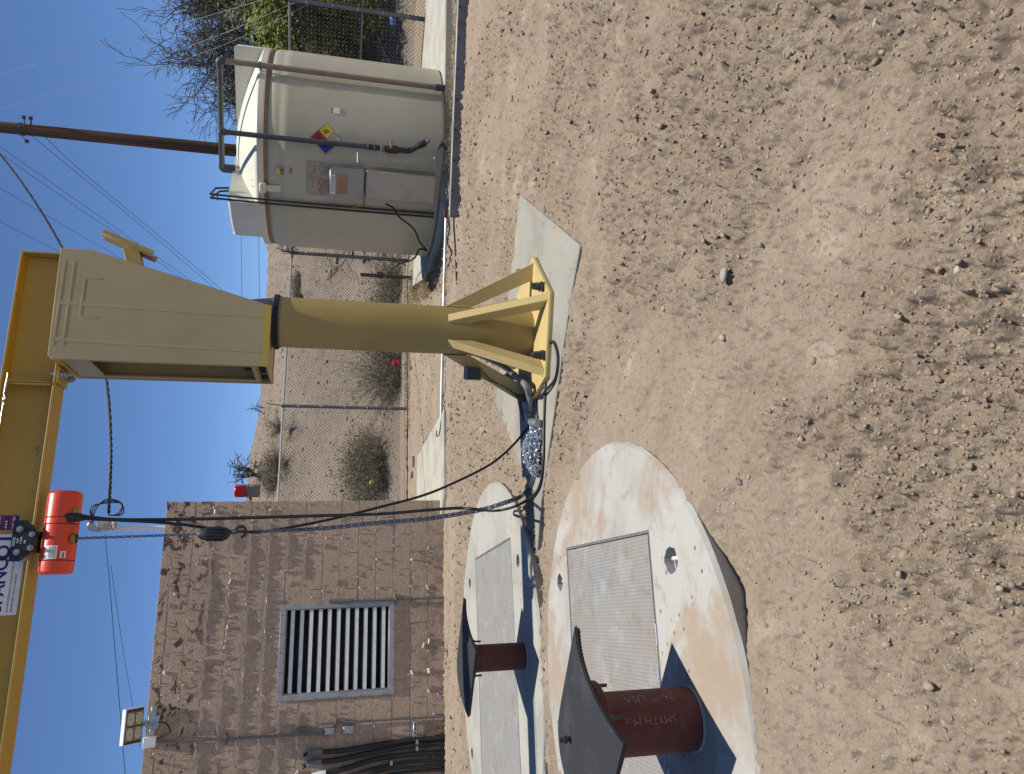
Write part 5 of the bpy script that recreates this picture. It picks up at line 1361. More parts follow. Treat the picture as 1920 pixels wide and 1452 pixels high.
def sector(a0, a1, z1, r1, rin, lab):
    m = MB(); K = 10; vs = []; pr = [(rin, 2.30), (r1, 2.30), (r1, z1 - 0.02), (r1 - 0.02, z1), (rin, z1 + .015)]
    for k in range(K + 1):
        for r_, z_ in pr: vs.append(TP(a0 + (a1 - a0) * k / K, z_, r_))
    n = len(pr); fs = [(k * n + j, (k + 1) * n + j, (k + 1) * n + (j + 1) % n, k * n + (j + 1) % n) for k in range(K) for j in range(n)] + [tuple(range(n - 1, -1, -1)), tuple(K * n + j for j in range(n))]
    m.add(vs, fs); ob("lid_shoulder", m.mesh("lid_shoulder", 0.008, True, 40), TLID, tank)
sector(-78, -48, 2.712, lr - 0.003, 0.12, None); sector(56, 88, 2.712, lr - 0.003, 0.12, None); sector(172, 205, 2.712, lr - 0.003, 0.12, None)
def tpatch(a0, a1, z0, z1, mat, name, parent=tank, r=TR + 0.004, t=0.002):
    m = MB(); K = max(2, int(abs(a1 - a0) / 3)); vs = []
    for k in range(K + 1):
        a = a0 + (a1 - a0) * k / K
        for rr_ in (r, r + t):
            for z in (z0, z1): vs.append(TP(a, z, rr_))
    fs = []
    for k in range(K):
        b = k * 4; c = b + 4; fs += [(b + 2, c + 2, c + 3, b + 3), (b, b + 1, c + 1, c), (b + 1, b + 3, c + 3, c + 1), (b, c, c + 2, b + 2)]
    fs += [(0, 2, 3, 1), (K * 4, K * 4 + 1, K * 4 + 3, K * 4 + 2)]
    m.add(vs, fs); return ob(name, m.mesh(name), mat, parent)
# NFPA diamond
nfp = thing("hazard_placard", "weathered four colour hazard diamond on the front of the tank", "placard", TP(-8, 1.40, TR))
A0, Z0, HD = -7.9, 1.545, 0.178
def tloc(u, w, n=0.004): return TP(A0 + math.degrees(u / TR), Z0 + w, TR + n)
def tquad(pts, mat, name, parent, n=0.004, t=0.002):
    m = MB(); m.prism([tloc(u, w, n) for u, w in pts], (tloc(0, 0, 1) - tloc(0, 0, 0)) * t); return ob(name, m.mesh(name), mat, parent)
back = tquad([(0, HD + .012), (HD + .012, 0), (0, -HD - .012), (-HD - .012, 0)], OLDL, "backing", nfp, 0.010, 0.003)
g_ = 0.003; h2 = HD / 2
dm = lambda cu, cw: [(cu, cw + h2 - g_), (cu + h2 - g_, cw), (cu, cw - h2 + g_), (cu - h2 + g_, cw)]
for nm, cu, cw, mt_ in (("red_quarter", 0, h2, NRED), ("blue_quarter", -h2, 0, NBLUE), ("yellow_quarter", h2, 0, NYEL), ("white_quarter", 0, -h2, NWHT)): tquad(dm(cu, cw), mt_, nm, back, 0.0135, 0.0015)
tu = Vector((math.cos(R(A0)), math.sin(R(A0)), 0))
for ch, cu, cw in (("0", 0, h2), ("1", -h2, 0), ("0", h2, 0)):
    ob("numeral", text_mesh(ch, 0.088, tu, Z, tloc(cu - 0.028, cw - 0.030, 0.0160), 0.0008, 0.0012), INK, back)
# other labels
lb = thing("worn_label", "small worn yellow and brown warning label near the tank's top band", "label", TP(-26, 2.03))
tpatch(-29.0, -24.4, 2.03, 2.125, OLDL, "paper", lb); tpatch(-29.0, -26.2, 2.085, 2.125, NYEL, "yellow_strip", lb, TR + .0065, .001)
for k in range(3): tpatch(-28.6 + k, -28.1 + k, 2.045, 2.075, INK, "print_mark", lb, TR + .0065, .001)
lb = thing("worn_label", "nearly bare brown label remnant below the yellow one", "label", TP(-26, 1.93))
tpatch(-28.4, -25.0, 1.935, 1.975, OLDL, "paper", lb); 
for k in range(3): tpatch(-28.2 + k * 1.1, -27.6 + k * 1.1, 1.942, 1.965, STRAP, "print_mark", lb, TR + .0065, .001)
lb = thing("id_sticker", "small white square sticker high on the tank's right half", "sticker", TP(8, 1.44))
tpatch(6.3, 9.9, 1.395, 1.475, WHITE, "paper", lb); tpatch(6.4, 9.6, 1.48, 1.492, GREYP, "print_line", lb)
lb = thing("hazard_notice", "crumpled plastic sleeve notice with red hazard diamonds above the steel cabinet", "notice", TP(-29, 1.62))
tpatch(-38.5, -20.6, 1.50, 1.755, OLDL, "sheet", lb, TR + 0.012)
NA0 = -29.5
def nloc(u, w, n): return TP(NA0 + math.degrees(u / TR), 1.625 + w, TR + n)
nu = Vector((math.cos(R(NA0)), math.sin(R(NA0)), 0))
ob("lettering", text_mesh("AZUFRE", 0.035, nu, Z, nloc(-0.11, 0.05, .0148), 0.0006), INK, lb)
for (cu, cw) in ((-.03, -.03), (-.135, -.045)):
    for (hh, mt_, nn) in ((0.050, REDI, .0146), (0.038, OLDL, .0156)):
        m = MB(); m.prism([nloc(cu, cw + hh, nn), nloc(cu + hh, cw, nn), nloc(cu, cw - hh, nn), nloc(cu - hh, cw, nn)], N1 * .0008); ob("hazard_diamond", m.mesh("hazard_diamond"), mt_, lb)
    ob("lettering", text_mesh("!", 0.05, nu, Z, nloc(cu - .006, cw - .018, .0175), 0.0006, .0008), INK, lb)
# steel cabinets against the tank
def cabinet(a0, a1, z0, z1, dep, mat, label):
    ac = (a0 + a1) / 2; th = thing("steel_cabinet", label, "cabinet", TP(ac, z0, TR))
    n = TP(ac, 0, 2) - TP(ac, 0, 1); t = Vector((math.cos(R(ac)), math.sin(R(ac)), 0)); w = TR * R(a1 - a0)
    m = MB(); c = TP(ac, (z0 + z1) / 2, TR + dep / 2 - 0.03); m.box(c, (w, dep, z1 - z0), (t, -n, Z)); bd = ob("body", m.mesh("body", 0.004), mat, th)
    m = MB(); m.box(c + n * (dep / 2 + 0.007), (w - 0.012, 0.012, z1 - z0 - 0.012), (t, -n, Z)); dr = ob("door", m.mesh("door", 0.003), mat, th)
    m = MB()
    for zz in (z0 + .06, z1 - .06): m.tube([c + n * (dep / 2 + .016) + t * (w / 2 - .004) + Z * (zz - c.z - .03), c + n * (dep / 2 + .016) + t * (w / 2 - .004) + Z * (zz - c.z + .03)], 0.006, 8)
    ob("hinge", m.mesh("hinge"), GALV, dr)
    return th, c, n, t, w, dep
TH = cabinet(-37.6, -20.9, 1.075, 1.49, 0.16, STAIN2, "upper grey steel cabinet with paper labels on the tank's front"); thc, c, n, t, w, dep = TH
for (uu, zz, ww, hh, mt_, nm) in ((-0.02, 0.165, 0.24, 0.05, WHITE, "white_label"), (-0.01, 0.055, 0.25, 0.135, OLDB, "brown_label")):
    m = MB(); m.box(c + n * (dep / 2 + .0140) + t * uu + Z * zz, (ww, 0.0015, hh), (t, -n, Z)); lbx = ob(nm, m.mesh(nm), mt_, thc)
    if nm == "white_label":
        m = MB()
        for k in range(3): m.box(c + n * (dep / 2 + .0152) + t * uu + Z * (zz + .012 - k * .012), (ww * .85, 0.0008, 0.005), (t, -n, Z))
        ob("print_line", m.mesh("print_line"), GREYP, lbx)
    else:
        m = MB(); m.lathe([(0.022, 0), (0.022, 0.001), (0.014, .001), (0.014, 0)], c + n * (dep / 2 + .015) + t * uu + Z * (zz + .02), (t, Z, n), 18); ob("printed_ring", m.mesh("printed_ring"), GREYP, lbx)
cabinet(-36.6, -20.8, 0.19, 1.055, 0.17, STAIN, "tall lower steel cabinet with a brushed brownish door on the tank's front")
def tpipe(pts, r, mat, name, parent, n=1, seg=12):
    m = MB(); m.tube(bez(pts, n) if n > 1 else pts, r, seg); return ob(name, m.mesh(name), mat, parent)
# thin steel conduits hugging the cabinets
cn = thing("steel_conduit", "thin bright steel conduits running beside the tank's cabinets", "conduit", TP(-19.4, 0.12))
tpipe([TP(-20.0, 1.49, TR + .05), TP(-19.6, 1.07, TR + .05)], 0.008, GALV, "tube", cn); tpipe([TP(-19.0, 1.30, TR + .05), TP(-18.8, 1.08, TR + .05)], 0.008, GALV, "tube", cn)
tpipe([TP(-19.2, 1.16, TR + .04), TP(-13.5, 1.165, TR + .02)], 0.007, GALV, "tube", cn)
tpipe([TP(-19.6, 0.96, TR + .06), TP(-18.9, 0.17, TR + .07), TP(-11.5, 0.17, TR + .07)], 0.009, GALV, "tube", cn); tpipe([TP(-18.6, 0.90, TR + .05), TP(-17.9, 0.22, TR + .05), TP(-12, 0.22, TR + .05)], 0.008, GALV, "tube", cn)
# black fill pipe with valve and camlock
fp = thing("fill_pipe", "dark fill pipe with a red valve handle hanging down the tank's front", "pipe", TP(-10.6, 0.6, TR + .08))
pr_ = TR + 0.085
tpipe(bez([TP(-10.3, 1.07, pr_), TP(-10.5, 2.0, pr_), TP(-10.4, 2.70, pr_)], 4), 0.031, PVCG, "riser", fp)
tpipe([TP(-10.4, 2.68, pr_), TP(-10.4, 2.745, pr_)], 0.042, PVCG, "elbow", fp)
tt = TP(-10.4, 2.735, pr_); t1 = TP(-40, 2.865, 0.55)
tpipe(bez([TP(-10.4, 2.72, pr_), tt + Vector((-.01, .03, .01)), TP(-22, 2.80, 0.95), TP(-42, 2.86, 0.62)], 5), 0.031, PVCG, "top_run", fp)
tpipe(bez([TP(-42, 2.86, 0.62), TP(-44, 2.845, .58), TP(-44, 2.70, 0.58)], 4), 0.036, PVCG, "drop_elbow", fp)
tpipe([TP(-10.3, 1.07, pr_), TP(-10.3, 0.90, pr_)], 0.034, PVCB, "coupling", fp); tpipe([TP(-10.3, 0.86, pr_), TP(-10.2, 0.60, pr_)], 0.034, PVCB, "spool", fp)
for z in (1.05, 0.97, 0.86): tpipe([TP(-10.3, z + .012, pr_), TP(-10.3, z - .012, pr_)], 0.041, GALVD, "clamp_ring", fp)
vb = tpipe([TP(-10.3, 0.83, pr_), TP(-10.3, 0.80, pr_), TP(-10.3, 0.70, pr_), TP(-10.3, 0.67, pr_)], [0.038, 0.05, 0.05, 0.038], PVCB, "valve_body", fp)
m = MB(); m.box(TP(-8.4, 0.765, pr_ + .03), (0.10, 0.03, 0.032), (Vector((1, 0, 0)), Vector((0, 1, 0)), Z)); ob("valve_handle", m.mesh("valve_handle", 0.006), REDV, vb)
tpipe(bez([TP(-10.2, 0.62, pr_), TP(-10.2, 0.55, pr_), TP(-9.0, 0.49, pr_ + .02), TP(-6.8, 0.40, pr_ + .06)], 5), 0.034, PVCB, "outlet_bend", fp)
cl = tpipe([TP(-7.4, 0.425, pr_ + .05), TP(-6.0, 0.36, pr_ + .08), TP(-5.6, 0.345, pr_ + .085)], [0.042, 0.042, 0.034], BLACK, "camlock_cap", fp)
m = MB()
for sg in (-1, 1): m.tube(bez([TP(-6.3 + sg * 1.4, 0.395, pr_ + .08), TP(-5.2 + sg * 1.6, 0.34, pr_ + .10), TP(-5.0, 0.30, pr_ + .10)], 4), 0.005, 6)
m.tube([TP(-5.4, 0.335, pr_ + .09), TP(-4.9, 0.31, pr_ + .10)], 0.026, 10); ob("camlock_ear", m.mesh("camlock_ear"), GALVD, cl)
# brown vent line at the right
bp = thing("vent_line", "sun browned vent pipe standing along the tank's right side", "pipe", TP(29, 0.12, TR + .07))
rr2 = TR + 0.075
tpipe([TP(28.9, 0.20, rr2), TP(28.8, 2.0, rr2), TP(28.7, 2.78, rr2)], 0.034, PVCBR, "riser", bp); tpipe([TP(29, 0.10, rr2), TP(29, 0.22, rr2)], 0.042, PVCG, "foot_socket", bp)
tpipe(bez([TP(28.7, 2.74, rr2), TP(28.7, 2.80, rr2), TP(28, 2.81, rr2 - .08)], 4), 0.044, PVCG, "elbow", bp)
tpipe([TP(28.6, 2.805, rr2 - .02), TP(-2, 2.85, 0.62), TP(-50, 2.875, 0.48)], 0.034, PVCG, "top_run", bp); tpipe(bez([TP(-48, 2.875, .48), TP(-54, 2.865, .50), TP(-55, 2.70, .50)], 4), 0.038, PVCG, "drop_elbow", bp)
m = MB(); m.lathe([(0.037, -.012), (.043, -.012), (.043, .012), (.037, .012)], TP(28.8, 2.345, rr2), None, 14); m.tube([TP(28.8, 2.345, rr2), TP(29.2, 2.345, TR - .02)], 0.012, 8); ob("standoff", m.mesh("standoff"), GALVD, bp)
# two thin dark level lines
for k, ag in enumerate((-43.9, -46.2)):
    ll = thing("level_line", ["right one of two thin black tubes running up the tank's left half", "left one of two thin black tubes running up the tank's left half"][k], "tube", TP(ag, 0.12, TR + .03), "thin black tubes on the tank")
    tpipe(bez([TP(ag + 0.3, 0.16, TR + .03), TP(ag, 1.3, TR + .03), TP(ag + .2, 2.30, TR + .035), TP(ag + .5, 2.90, TR + .03)], 4), 0.0125, PVCB, "tube", ll, 1, 8)
    tpipe([TP(ag + .5, 2.90, TR + .03), TP(ag - 2.5, 2.875 - .045 * k, TR - .22), TP(ag - 2.5, 2.72, TR - .25)], 0.0125, PVCB, "return_bend", ll, 1, 8)
    for z in (2.82, 1.43, 0.55):
        m = MB(); m.box(TP(ag, z, TR + .025), (0.034, 0.03, 0.016)); ob("tube_clip", m.mesh("tube_clip"), GALVD, ll)
    if k == 0: tpipe([TP(ag, 1.20, TR + .03), TP(ag, 1.13, TR + .03)], 0.018, STRAP, "union", ll)
    if k == 0: tpipe([TP(-37.6, 1.06, TR + .02), TP(ag, 1.06, TR + .02)], 0.005, PVCB, "tee_tube", ll, 1, 6)
# latch on the band
la = thing("lid_latch", "glossy pale lid latch clipped over the tank's band", "latch", TP(-37.2, 2.24))
nL = TP(-37.2, 0, 2) - TP(-37.2, 0, 1); tL = Vector((math.cos(R(-37.2)), math.sin(R(-37.2)), 0))
m = MB(); m.box(TP(-37.2, 2.16, TR + .018), (0.075, 0.036, 0.17), (tL, -nL, Z)); ob("strap", m.mesh("strap", 0.005), LATCHM, la)
m = MB(); m.box(TP(-37.2, 2.285, TR + .022), (0.12, 0.05, 0.075), (tL, -nL, Z)); ob("clamp_body", m.mesh("clamp_body", 0.008), LATCHM, la)
m = MB()
for sg in (-1, 1): m.prism([TP(-37.2 + sg * 2.0, 2.30, TR + .03), TP(-37.2 + sg * 2.0, 2.345, TR - .01), TP(-37.2 + sg * 2.0, 2.44, TR - .10), TP(-37.2 + sg * 2.0, 2.36, TR - .10)], tL * 0.008)
ob("rib", m.mesh("rib"), LATCHM, la)
cable("sensor_cable", [TP(-38, 0.80, TR + .13), TP(-39.2, 0.70, TR + .17), TP(-44, 0.62, TR + .16), TP(-50, 0.42, TR + .18), TP(-58, 0.32, TR + .2), atY(800, 470, 9.95), atY(757, 440, 9.95) if False else TP(-66, 0.30, TR + .16), TP(-76, 0.36, TR + .18), Vector((1.86, 11.6, 0.48)), Vector((1.80, 12.6, 0.62)), Vector((1.86, 13.05, 0.72))], 0.012, BLACK, "dark cable running from the lower cabinet round the tank to a post", "cable")
# short outlet pipe in front of the tank
op = thing("drain_pipe", "short grey drain pipe sloping from the tank's foot to the channel", "pipe", gp(838, 282, .06))
tpipe(bez([TP(-6, 0.16, TR - .02), TP(-6, 0.165, TR + .1), gp(828, 268, 0.15), gp(838, 285, 0.07), gp(843, 288, 0.05)], 5), 0.02, PVCG, "tube", op)

# =================================================================== LOW CHANNEL, CONDUITS ON THE DIRT
ch = thing("steel_channel", "long grey steel channel lying on edge along the tank pad", "steel channel", gp(850, 403, 0.0))
ca_, cb_ = Vector((1.97, 8.36, 0)), Vector((7.2, 8.06, 0)); cd = (cb_ - ca_).normalized(); cnrm = Vector((cd.y, -cd.x, 0))
L_ = (cb_ - ca_).length
CHM = simple("channel_shaded_steel", (0.17, 0.165, 0.165), (0.125, 0.12, 0.12), 0.6, 0.3, 6); CHT = simple("channel_sunlit_steel", (0.50, 0.50, 0.49), (0.40, 0.40, 0.39), 0.5, 0.3, 6)  # one steel: webs coloured darker as shaded, top flange and spacers paler as sunlit
m = MB(); cc = ca_ + cd * L_ / 2
m.box(cc + Z * 0.052, (L_, 0.008, 0.11), (cd, cnrm, Z)); ob("web", m.mesh("web", 0.001), CHM, ch)
m = MB(); m.box(cc - cnrm * 0.036 + Z * 0.110, (L_, 0.078, 0.006), (cd, cnrm, Z)); ob("top_flange", m.mesh("top_flange", 0.001), CHT, ch)
m = MB(); m.box(cc - cnrm * 0.08 + Z * 0.052, (L_, 0.006, 0.11), (cd, cnrm, Z)); ob("rear_web", m.mesh("rear_web", 0.001), CHM, ch)
for k in range(14):
    p = ca_ + cd * (0.28 + 0.345 * k)
    m = MB(); m.lathe([(0.013, 0), (0.013, 0.002), (0, .002)], p + cnrm * 0.0042 + Z * 0.085, (cd, Z, cnrm), 10); ob("bolt_hole", m.mesh("bolt_hole"), INK, ch)
    if k % 2 == 0:
        m = MB(); q = p + Z * 0.113 - cnrm * .03; m.prism([q - cd * 0.09, q + cd * 0.09, q + cd * 0.02 - cnrm * 0.035], Z * 0.016); ob("spacer", m.mesh("spacer"), CHT, ch)
m = MB(); e_ = ca_ - cd * 0.004; m.box(e_ + Z * 0.052 - cnrm * .038, (0.006, 0.074, 0.10), (cd, cnrm, Z)); m.tube([e_ - cnrm * 0.05 + Z * 0.03, e_ - cnrm * 0.05 + Z * 0.10], 0.016, 8); ob("end_cap", m.mesh("end_cap"), CHM, ch)
gc = thing("ground_conduit", "pale straight conduit lying on the dirt between tank pad and side pavement", "conduit", gp(831, 650, .03))
g0, g1 = gp(836.5, 405, 0.04), gp(827, 788, 0.045)
m = MB(); m.tube([g0, (g0 + g1) / 2 + Z * 0.003, g1], 0.019, 10); ob("tube", m.mesh("tube"), simple("bright_conduit", (0.55, 0.55, 0.54), (0.46, 0.46, 0.45), 0.35, 0.4, 20), gc)
m = MB(); m.box(g0 + Vector((0.03, 0, 0)), (0.12, 0.06, 0.06)); ob("coupling", m.mesh("coupling", 0.006), RUST, gc)
m = MB(); m.tube(bez([g1, gp(826, 800, .05), gp(823, 815, .05), gp(818, 818, .05), gp(819, 808, .05)], 4), 0.007, 6); ob("hook_end", m.mesh("hook_end"), STEELD, gc)
cable("ground_hose", [gp(852, 380, 0.03), gp(851, 420, .02), gp(854, 470, 0.02), gp(856, 527, 0.01)], 0.011, PVCB, "dark hose lying on the dirt just in front of the pale conduit", "hose")
cable("ground_hose", [gp(838, 395, 0.05), gp(843, 425, 0.03), gp(839, 455, 0.03), gp(846, 475, .02), gp(841, 500, .02)], 0.010, PVCB, "dark curling hose end lying between the conduit and the tank pad", "hose")

# =================================================================== FENCE
FH = 2.30
FA = Vector((-6.3, 12.05, 0)); FC = Vector((2.57, 15.12, 0)); FE = Vector((6.30, 12.58, 0)); FX = Vector((10.0, 10.06, 0))
MESHM = simple("chainlink_wire", (0.12, 0.11, 0.10), (0.085, 0.08, 0.072), 0.6, 0.5, 10)
def fz(p): return max(float(hill_h(p.x, p.y)), 0.0)
def mesh_panel(mb, a, b, z0, z1, pitch=0.066, r=0.0040):
    d = (b - a); L = d.length; d = d.normalized(); n = Vector((d.y, -d.x, 0)); pitch /= 2; nW = int(L / pitch); nS = int((z1 - z0) / pitch)
    V = []; Fq = []
    for k in range(nW):
        base = len(mb.v)
        for j in range(nS + 1):
            x = (k + (1.04 if ((j + k) % 2) else -0.04)) * pitch; c = a + d * x + Z * (z0 + j * pitch) + n * (r if j % 2 else -r)
            for q in range(3):
                an = 2.094 * q; mb.v.append(tuple(c + d * (r * math.cos(an)) + n * (r * math.sin(an))))
        for j in range(nS):
            for q in range(3):
                q2 = (q + 1) % 3; i = base + j * 3; mb.f.append((i + q, i + q2, i + 3 + q2, i + 3 + q))
def fence(a, b, posts, label, arms=True, mid=False, dark=False):
    th = thing("chain_link_fence", label, "fence", a)
    d = (b - a).normalized(); n = Vector((d.y, -d.x, 0))
    mb = MB(); mesh_panel(mb, a, b, 0.05, FH - 0.03); me = mb.mesh("mesh", 0, False); ob("wire_mesh", me, MESHM, th, kind='stuff')
    m = MB(); m.tube([a + Z * FH, b + Z * FH], 0.021, 8); ob("top_rail", m.mesh("top_rail"), GALV if not dark else GALVD, th)
    if mid:
        m = MB(); m.tube([a + Z * 1.12, b + Z * 1.12], 0.021, 8); ob("mid_rail", m.mesh("mid_rail"), GALVD, th)
        m = MB(); m.tube([a + d * 3.0 + Z * 0.2, b - d * 3.0 + Z * 1.9], 0.005, 6); ob("truss_rod", m.mesh("truss_rod"), GALVD, th)
    m = MB(); m.tube([a + Z * 0.06 + n * .01, b + Z * 0.06 + n * .01], 0.006, 5); ob("bottom_wire", m.mesh("bottom_wire"), STEELD, th)
    for t, r_ in posts:
        p = a.lerp(b, t)
        m = MB(); m.tube([p + n * 0.03 - Z * 0.2, p + n * 0.03 + Z * (FH + 0.02)], r_, 10); po = ob("post", m.mesh("post"), GALVD, th)
        m = MB()
        for k in range(5): m.tube([p + n * (0.03 + r_ + .003) - d * .012 + Z * (0.35 + k * .42), p + n * (0.03 + r_ + .003) + d * .012 + Z * (0.36 + k * .42)], r_ * 0.18, 5); m.lathe([(r_ + .002, -.006), (r_ + .002, .006)], p + n * .03 + Z * (0.35 + k * .42), None, 10)
        ob("tie_band", m.mesh("tie_band"), GALV, po)
        if arms:
            m = MB(); m.prism([p + n * .03 + Z * FH - d * .012, p + n * .03 + Z * FH + d * .012, p + n * .16 + Z * (FH + 0.28) + d * .008, p + n * .16 + Z * (FH + 0.28) - d * .008], d.cross(Z) * 0.004); m.lathe([(r_ + .004, -.02), (r_ + .004, .02), (r_ * .5, .04)], p + n * .03 + Z * FH, None, 10); ob("top_arm", m.mesh("top_arm"), GALVD, po)
    return th
tB = (Vector((-0.495, 14.066, 0)) - FA).length / (FC - FA).length
fence(FA, FC, [(tB - 0.327, 0.03), (tB, 0.03), (0.995, 0.036)], "chain link fence running behind the crane from the building to the tank")
fence(FC, FX, [((FE - FC).length / (FX - FC).length, 0.038)], "dark railed chain link fence section at the right behind the tank", False, True, True)
# barbed tie mess on the corner post
m = MB(); rg = random.Random(4); pc_ = FC + Z * FH
for k in range(14):
    m.tube([pc_ + Vector((rg.uniform(-.1, .15), -.1, rg.uniform(-.15, .1))), pc_ + Vector((rg.uniform(-.1, .2), -.15, rg.uniform(-.1, .25))), pc_ + Vector((rg.uniform(-.05, .3), -.1, rg.uniform(-.05, .3)))], 0.008, 4)
ob("wire_tangle", m.mesh("wire_tangle"), STEELD, None, "tangle of dark wire on top of the fence post beside the tank", "wire")
# short steel post with the sensor cable
sp = thing("steel_post", "short thin steel post standing in weeds left of the tank", "post", (1.90, 13.1, 0))
m = MB(); m.box((1.90, 13.1, 0.45), (0.06, 0.04, 1.1)); m.box((1.875, 13.08, 0.45), (0.012, 0.05, 1.1)); ob("upright", m.mesh("upright", 0.002), STEELD, sp)
m = MB(); m.box((1.93, 13.06, 0.66), (0.07, 0.05, 0.12)); ob("clip", m.mesh("clip", 0.004), STEELD, sp)

# =================================================================== PLANTS
def twigs(mb, base, n, h, spread, r0, rg, steps=3, droop=0.15, flat=1.0):
    tips = []
    for k in range(n):
        a = rg.uniform(0, 2 * math.pi); el = rg.uniform(0.15, 1.0); ln = h * rg.uniform(0.5, 1.1)
        d = Vector((math.cos(a) * spread * (1.1 - 0.6 * el), math.sin(a) * spread * (1.1 - 0.6 * el) * flat, el)).normalized()
        p = base + Vector((rg.gauss(0, .06), rg.gauss(0, .06), 0)); pts = [p]
        for s in range(steps):
            d = (d + Vector((rg.gauss(0, .25), rg.gauss(0, .25), rg.gauss(0, .15) - droop * s / steps))).normalized(); p = p + d * (ln / steps); pts.append(p)
        mb.tube(pts, [r0 * (1 - 0.8 * i / steps) for i in range(steps + 1)], 3, False); tips += pts[1:]
    return tips
def leaf_cloud(mb, pts, n, jit, size, rg, elong=2.2):
    for k in range(n):
        p = rg.choice(pts) + Vector((rg.gauss(0, jit), rg.gauss(0, jit), rg.gauss(0, jit)))
        a = Vector((rg.gauss(0, 1), rg.gauss(0, 1), rg.gauss(0, 1))).normalized(); b = a.orthogonal().normalized(); s = size * rg.uniform(.5, 1.3)
        mb.add([p - a * s * elong / 2, p + b * s * .5, p + a * s * elong / 2, p - b * s * .5], [(0, 1, 2, 3)])
def shrub(x, y, w, h, label, seed, leaf=SAGE, nl=5200, nt=900, lsize=0.026, twig=TWIG):
    rg = random.Random(seed); z = max(float(hill_h(x, y)), 0) if y > 13 else float(gh(x, y)); b = Vector((x, y, z - 0.05))
    th = thing("desert_shrub", label, "shrub", b)
    mb = MB(); tips = []
    for k in range(9):
        bb = b + Vector((rg.gauss(0, w * .34), rg.gauss(0, w * .25), 0)); tips += twigs(mb, bb, nt // 9, h * rg.uniform(.45, 1.1), min(1.1, w / h * .9), 0.006, rg, 4, .1)
    ob("branches", mb.mesh("branches", 0, True, 60), twig, th)
    mb = MB(); leaf_cloud(mb, tips, nl, 0.05, lsize, rg); ob("foliage", mb.mesh("foliage", 0, False), leaf, th)
def hillpt(x, y):
    """where the ray through a pixel of the photograph meets the bank"""
    d = ray(x, y); t = 12.0
    while t < 60:
        p = EYE + d * t
        if p.z < float(hill_h(p.x, p.y)): return p
        t += 0.1
    return p
for k, (x, y, w, h, lab) in enumerate([(748, 690, 1.5, 1.75, "big grey twiggy shrub beyond the fence, just left of the crane column"), (700, 845, 1.15, 1.15, "greenish round shrub on the bank, nearest the fence post at its left"), (705, 905, 1.15, 1.05, "straw grey shrub on the bank right beside the building's edge"), (742, 545, 0.9, 0.9, "low grey shrub beyond the fence, between column and tank"), (522, 862, 1.6, 0.9, "low sage bush high on the bank under the dead tree"), (600, 55, 1.6, 1.0, "olive bush below the green tree at the right"), (640, 30, 1.2, 0.8, "brownish bush on the bank behind the right fence post"), (560, 560, .8, .4, "small tuft of scrub near the crest behind the crane column")]):
    p = hillpt(x, y); shrub(p.x, p.y, w, h, lab, 60 + k, SAGE if k != 5 else LEAF)
def tree(name, base, h, spread, seed, depth, label, bark, leaf=None, nl=0, lsize=.05, trunk=0.12, lean=(0, 0), dens=3, cat="tree", minr=.003, kink=.28):
    rg = random.Random(seed); th = thing(name, label, cat, base); tb = MB(); cb = MB(); tips = []
    def grow(p, d, ln, r, lev):
        pts = [p]; seg = 4
        for s in range(seg):
            d = (d + Vector((rg.gauss(0, kink), rg.gauss(0, kink), rg.gauss(0, kink * .7) + 0.02))).normalized(); p = p + d * ln / seg; pts.append(p)
        (tb if lev < 2 else cb).tube(pts, [max(minr, r * (1 - .5 * i / seg)) for i in range(seg + 1)], 6 if lev < 2 else 3, lev < 1)
        if lev >= depth - 2: tips.extend(pts[2:])
        if lev >= depth: return
        for k in range(dens + (1 if rg.random() < .5 else 0)):
            q = pts[rg.randrange(1, seg + 1)] if lev else pts[rg.randrange(2, seg + 1)]
            ax = d.orthogonal().normalized(); ax.rotate(Matrix.Rotation(rg.uniform(0, 6.28), 3, d)); nd_ = (d * rg.uniform(.5, .9) + ax * rg.uniform(.4, 1.0) * spread).normalized()
            grow(q, nd_, ln * rg.uniform(.58, .82), r * .58, lev + 1)
    for k in range(3 if trunk > .08 else 2):
        grow(Vector(base) - Z * .1 + Vector((rg.gauss(0, .1), rg.gauss(0, .1), 0)), Vector((lean[0] + rg.gauss(0, .3), lean[1] + rg.gauss(0, .3), 1)).normalized(), h * .36, trunk * rg.uniform(.6, 1), 0)
    ob("trunk", tb.mesh("trunk", 0, True, 60), bark, th); ob("crown", cb.mesh("crown", 0, True, 60), bark, th)
    if leaf:
        mb = MB(); leaf_cloud(mb, tips, nl, .13, lsize, rg, 2.4); ob("foliage", mb.mesh("foliage", 0, False), leaf, th)
    return th
def bz(px, Y):
    x = atY(600, px, Y).x; return Vector((x, Y, float(hill_h(x, Y))))
tree("bare_tree", bz(130, 19.5), 5.9, 1.1, 21, 5, "big dark nearly leafless tree behind the tank, nearest the top right corner's wires", BARKD, OLIVE, 3500, .04, .12, (-.1, 0), 4, minr=.006)
tree("bare_tree", bz(40, 20.0), 6.6, 1.1, 22, 5, "leafless dark tree at the picture's upright right border, behind the green crown", BARKD, None, 0, .05, .12, (.0, 0), 3, minr=.006)
tree("leafy_tree", bz(38, 18.0), 5.4, 1.0, 23, 4, "yellow green leafy tree in front of the bare trees at the right", BARK, LEAF, 26000, .05, .08, (-.05, 0), 3)
tree("bare_tree", bz(200, 18.6), 4.7, 1.0, 24, 5, "grey feathery leafless tree just right of the utility pole", BARK, SAGE, 5200, .035, .08, (.1, 0), 4, minr=.004)
q = hillpt(492, 905); tree("dead_tree", Vector((q.x, q.y + .3, float(hill_h(q.x, q.y + .3)))), 1.9, 1.2, 31, 3, "dead leaning tree on the crest beside the red beacon", BARKD, None, 0, .05, .07, (.8, 0), 3, minr=.010, kink=.2)
